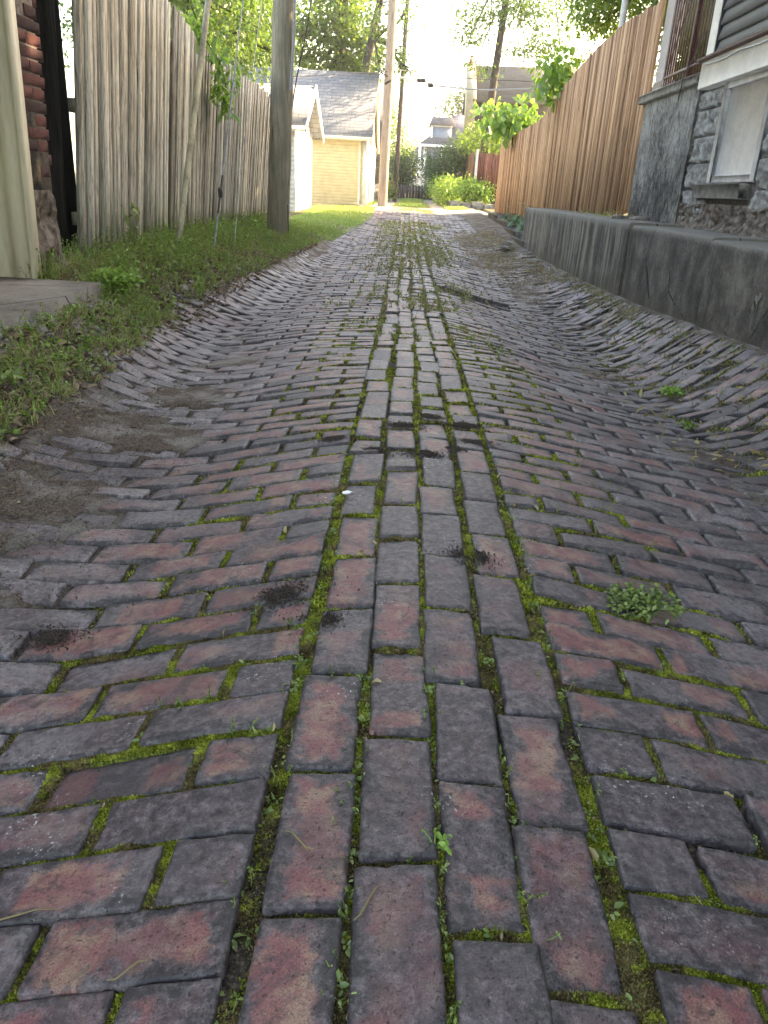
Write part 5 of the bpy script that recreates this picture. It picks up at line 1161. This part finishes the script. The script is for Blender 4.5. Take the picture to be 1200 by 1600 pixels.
# ------------------------------------------------------------------ far shrubs and trees
def shrub(name, label, lobes, leaf, mat, kind='rhomb', per=8, grp='shrubs and trees at the far end of the alley', cat='shrub', up=.1):
    c = lobes[0]; z0 = float(H(c[0], min(c[1], 69))); root = thing(name, label, cat, (c[0], c[1], z0), grp)
    g = G(); limbs(g, (c[0], c[1], z0 - .1), lobes, .03 if cat == 'shrub' else .14, 5); g.build('stem' if cat == 'shrub' else 'trunk', M['bark'], root); g = G(); crown(g, lobes, leaf, 0, kind, per, .6, up); g.build('foliage' if cat == 'shrub' else 'crown', M[mat], root)
shrub('ferny_shrub', 'light green arching shrub on the low stone wall', [(2.3, 31.6, .95, .55, .6, .38, 1500), (1.6, 33.5, .85, .5, 1.2, .45, 1800), (1.5, 36.5, .9, .45, 1.5, .5, 1600), (2.7, 31.4, .8, .35, .4, .3, 500)], .13, 'weed_bright')
shrub('dark_shrub', 'dark green bush in front of the blue grey house', [(1.6, 42, 1.9, .9, 1.2, .9, 2200), (1.3, 44, 1.3, .6, 1, .7, 1000), (2.2, 40, 2.4, .7, 1.2, .7, 1400)], .14, 'shrub')
shrub('flowering_shrub', 'pale yellow green bush above the brown picket fence', [(2.9, 36, 3.0, .8, 1.2, .45, 1300), (3.6, 33.5, 2.7, .8, 1, .35, 900), (2.7, 39, 2.9, .8, 1.2, .4, 800)], .13, 'maple_b')
shrub('round_tree', 'round dark green small tree above the dark board fence', [(-.4, 46.5, 1.9, .85, .8, .95, 2600), (-.7, 46.5, 1.3, .7, .7, .7, 900)], .13, 'shrub', cat='tree')
shrub('maroon_bush', 'small maroon leaved bush beside the slim dark pole', [(-.95, 40.5, .95, .3, .4, .35, 420)], .09, 'maroon')
shrub('roadside_bush', 'green bush at the foot of the pale pole', [(-1.0, 37, .75, .35, .8, .45, 600), (-1.15, 39.5, 1.2, .3, .8, .7, 600)], .1, 'weed')
shrub('corner_bush', 'low green bush in front of the far blue house', [(.85, 46, .65, .5, .5, .3, 600)], .1, 'weed_bright')
shrub('willow_tree', 'pale yellow green tree glowing behind the two far poles', [(-2.2, 75, 5.5, 1.7, 2, 2.8, 2600), (-1.6, 74, 2.8, 1.6, 1.6, 1.6, 1600), (-4.5, 76, 5, 2.6, 2.5, 3, 2000)], .26, 'maple_b', cat='tree')
shrub('distant_tree', 'hazy light green tree farthest down the alley', [(-.2, 110, 4.8, 2.0, 2.5, 2.1, 1900), (1.5, 112, 3.6, 1.8, 2, 1.6, 1200), (-1.5, 113, 3, 2, 2, 1.5, 900)], .34, 'maple_b', cat='tree')
shrub('distant_tree', 'blue green tree behind the roof of the blue house', [(4.3, 80, 8, 2.0, 2, 1.9, 1700), (5.5, 80, 6.5, 2, 2, 2, 1200)], .3, 'shrub', cat='tree')
shrub('thicket', 'dense shrubs behind the left verge and outbuilding', [(-4, 60, 2, 2.4, 3, 2, 2000), (-7, 64, 3, 3, 3, 3, 1500)], .3, 'shrub', cat='tree')

# ------------------------------------------------------------------ far blue-grey house
root = thing('blue_house', 'far blue grey house with a dormer and white trim', 'house', (3, 66, .6))
g = G(); g.box(.95, 6.5, 65, 72, .5, 4.05); siding_x(g, 65, .95, 6.5, 4.0, .6, .18); g.build('wall', M['blue_siding'], root)
g = G(); V = [(.45, 64.5, 4.05), (7, 64.5, 4.05), (7, 72.5, 4.05), (.45, 72.5, 4.05), (3.6, 68, 6.6), (4.4, 68, 6.6)]; g.add(V, [[0, 1, 5, 4], [1, 2, 5], [2, 3, 4, 5], [3, 0, 4], [3, 2, 1, 0]]); g.build('roof', M['shingle_slate'], root)
dm = G(); dm.box(1.45, 2.95, 65.3, 68, 4.1, 5.5); dmo = dm.build('dormer', M['blue_siding'], root)
g = G(); g.prism([(1.2, 5.45), (3.2, 5.45), (3.0, 6.0), (1.4, 6.0)], 65.0, 68.2); g.build('dormer_roof', M['shingle_slate'], dmo)
g = G(); g.box(1.36, 1.5, 65.24, 65.3, 4.1, 5.45); g.box(1.3, 3.0, 65.2, 65.29, 5.36, 5.46); g.build('trim', M['white'], dmo)
g = G(); g.box(.9, 1.12, 64.93, 65.0, .5, 4.05); g.box(.45, 7, 64.42, 64.5, 3.92, 4.1); g.box(.5, .7, 64.2, 64.4, .5, 3.95); g.build('trim', M['white'], root)
for (x0, x1, z0, z1) in ((2.2, 3.0, 2.7, 3.8), (1.3, 1.8, 1.2, 2.3)):
    g = G(); g.box(x0, x1, 64.9, 64.98, z0, z1); w = g.build('window', M['white'], root); g = G(); g.box(x0 + .12, x1 - .12, 64.88, 64.9, z0 + .12, (z0 + z1) / 2 - .03); g.box(x0 + .12, x1 - .12, 64.88, 64.9, (z0 + z1) / 2 + .03, z1 - .12); g.build('pane', M['glass'], w)
root = thing('distant_house', 'farthest pale blue house glimpsed beside the blue one', 'house', (0, 85, .6))
g = G(); g.box(-.4, 1.9, 85, 90, .5, 3.6); siding_x(g, 85, -.4, 1.9, 3.5, .6, .2); g.build('wall', M['whiteold'], root)
g = G(); g.prism([(-.7, 3.6), (2.2, 3.6), (2.0, 4.6), (.6, 4.9)], 84.6, 90.4); g.build('roof', M['shingle_slate'], root)
g = G(); g.box(.1, .7, 84.9, 84.98, 1.8, 3.0); w = g.build('window', M['white'], root); g = G(); g.box(.2, .6, 84.87, 84.9, 1.9, 2.9); g.build('pane', M['glass'], w)

# ------------------------------------------------------------------ brown shingled house (right, far)
root = thing('shingled_house', 'brown shingled house with a tall tan roof behind the trunk', 'house', (5, 46, .4))
g = G(); g.box(2.95, 8, 42, 50, .3, 5.0); g.build('wall', M['shingle_brown'], root)
g = G(); V = [(2.78, 41.7, 5.0), (8.3, 41.7, 5.0), (8.3, 44.5, 6.9), (2.6, 44.5, 6.75), (2.78, 50.3, 5), (8.3, 50.3, 5)]; V2 = [(x, y, z - .15) for x, y, z in V]
g.add(V + V2, [[0, 1, 2, 3], [3, 2, 5, 4], [0, 6, 7, 1], [9, 8, 7, 6], [0, 3, 9, 6], [1, 7, 8, 2], [3, 4, 10, 9]]); g.build('roof', M['shingle_tan'], root)
g = G(); g.prism([(41.7, 3.2), (42.0, 3.1), (44.5, 6.6), (44.5, 6.9), (41.7, 5.15)], 2.5, 2.94, 'x'); g.box(2.42, 2.94, 41.9, 44, .3, 3.4); g.build('gable_trim', M['tan'], root)
g = G(); g.box(2.62, 2.78, 44.4, 44.6, 6.8, 7.2, bev=.02); g.build('chimney', M['brickwall'], root)

# ------------------------------------------------------------------ overhead cables
def wire(pts, r, mat, label):
    P = np.array(pts, float); t_ = np.linspace(0, 1, 24); i = t_ * (len(P) - 1); k = np.minimum(i.astype(int), len(P) - 2); f = (i - k)[:, None]
    C = P[k] * (1 - f) + P[k + 1] * f; g = G(); g.tube(C, r, 6); o = g.build('overhead_cable', M[mat], smooth=True); tag(o, label, 'cable', 'overhead cables across the alley')
wire([(-.85, 28, 4.1), (.1, 29.0, 4.25), (.65, 30, 4.16), (2.2, 30, 4.1), (5, 30, 4.3)], .028, 'cablegrey', 'thickest pale cable strung from the pale pole to the right')
wire([(-.85, 28, 4.35), (1, 30, 4.45), (2.6, 31, 4.55), (6, 32, 4.7)], .014, 'rubber', 'thin dark cable just above the thickest one')
wire([(-8, 22, 3.6), (-4.5, 25, 3.55), (-.9, 27.9, 4.25)], .012, 'rubber', 'thin dark cable crossing in front of the garage roof')
wire([(-1.0, 28, 4.2), (-1.5, 31, 4.9), (-2.5, 36, 6.9)], .015, 'rubber', 'short dark cable rising left from the pale pole')
wire([(1.5, 3, 12), (5.2, 15.5, 6.5), (5.5, 24, 5.2)], .012, 'cablelight', 'pale service cable slanting over the cedar fence')
g = G(); rock(g, .18, 29.15, 4.2, .16, .06, .07, seed=4); o = g.build('splice_case', M['rubber']); tag(o, 'longer dark splice case on the thickest overhead cable', 'splice case'); g = G(); rock(g, .5, 29.7, 4.13, .1, .05, .07, seed=8); o = g.build('splice_case', M['rubber']); tag(o, 'shorter splice case right of the longer one on the cable', 'splice case')

# ------------------------------------------------------------------ small marks on the bricks
g = G(); n = 16; th = np.linspace(0, 6.283, n, endpoint=False); cx, cy = -.135, 2.13
q = 1 + .2 * rs.randn(n).clip(-1, 1); px = cx + .016 * q * np.cos(th); py = cy + .012 * q * np.sin(th); g.add(np.stack([px, py, H(px, py) + .006], 1), [list(range(n))]); 
o = g.build('bird_dropping', M['white']); tag(o, 'white bird dropping on a brick of the left crown column', 'dropping')

# ------------------------------------------------------------------ air
g = G(); g.box(-310, 310, -61, 505, -1.6, 13.0); o = g.build('haze', [])
hm = bpy.data.materials.new('haze_air'); hm.use_nodes = True; nt_ = hm.node_tree; nt_.nodes.remove(nt_.nodes['Principled BSDF'])
pv = nt_.nodes.new('ShaderNodeVolumePrincipled'); pv.inputs['Color'].default_value = (.96, .96, 1, 1); pv.inputs['Density'].default_value = .0009; pv.inputs['Anisotropy'].default_value = .2
nt_.links.new(pv.outputs[0], nt_.nodes['Material Output'].inputs['Volume']); o.data.materials.append(hm); tag(o, 'pale evening haze in the air', None, kind='stuff')
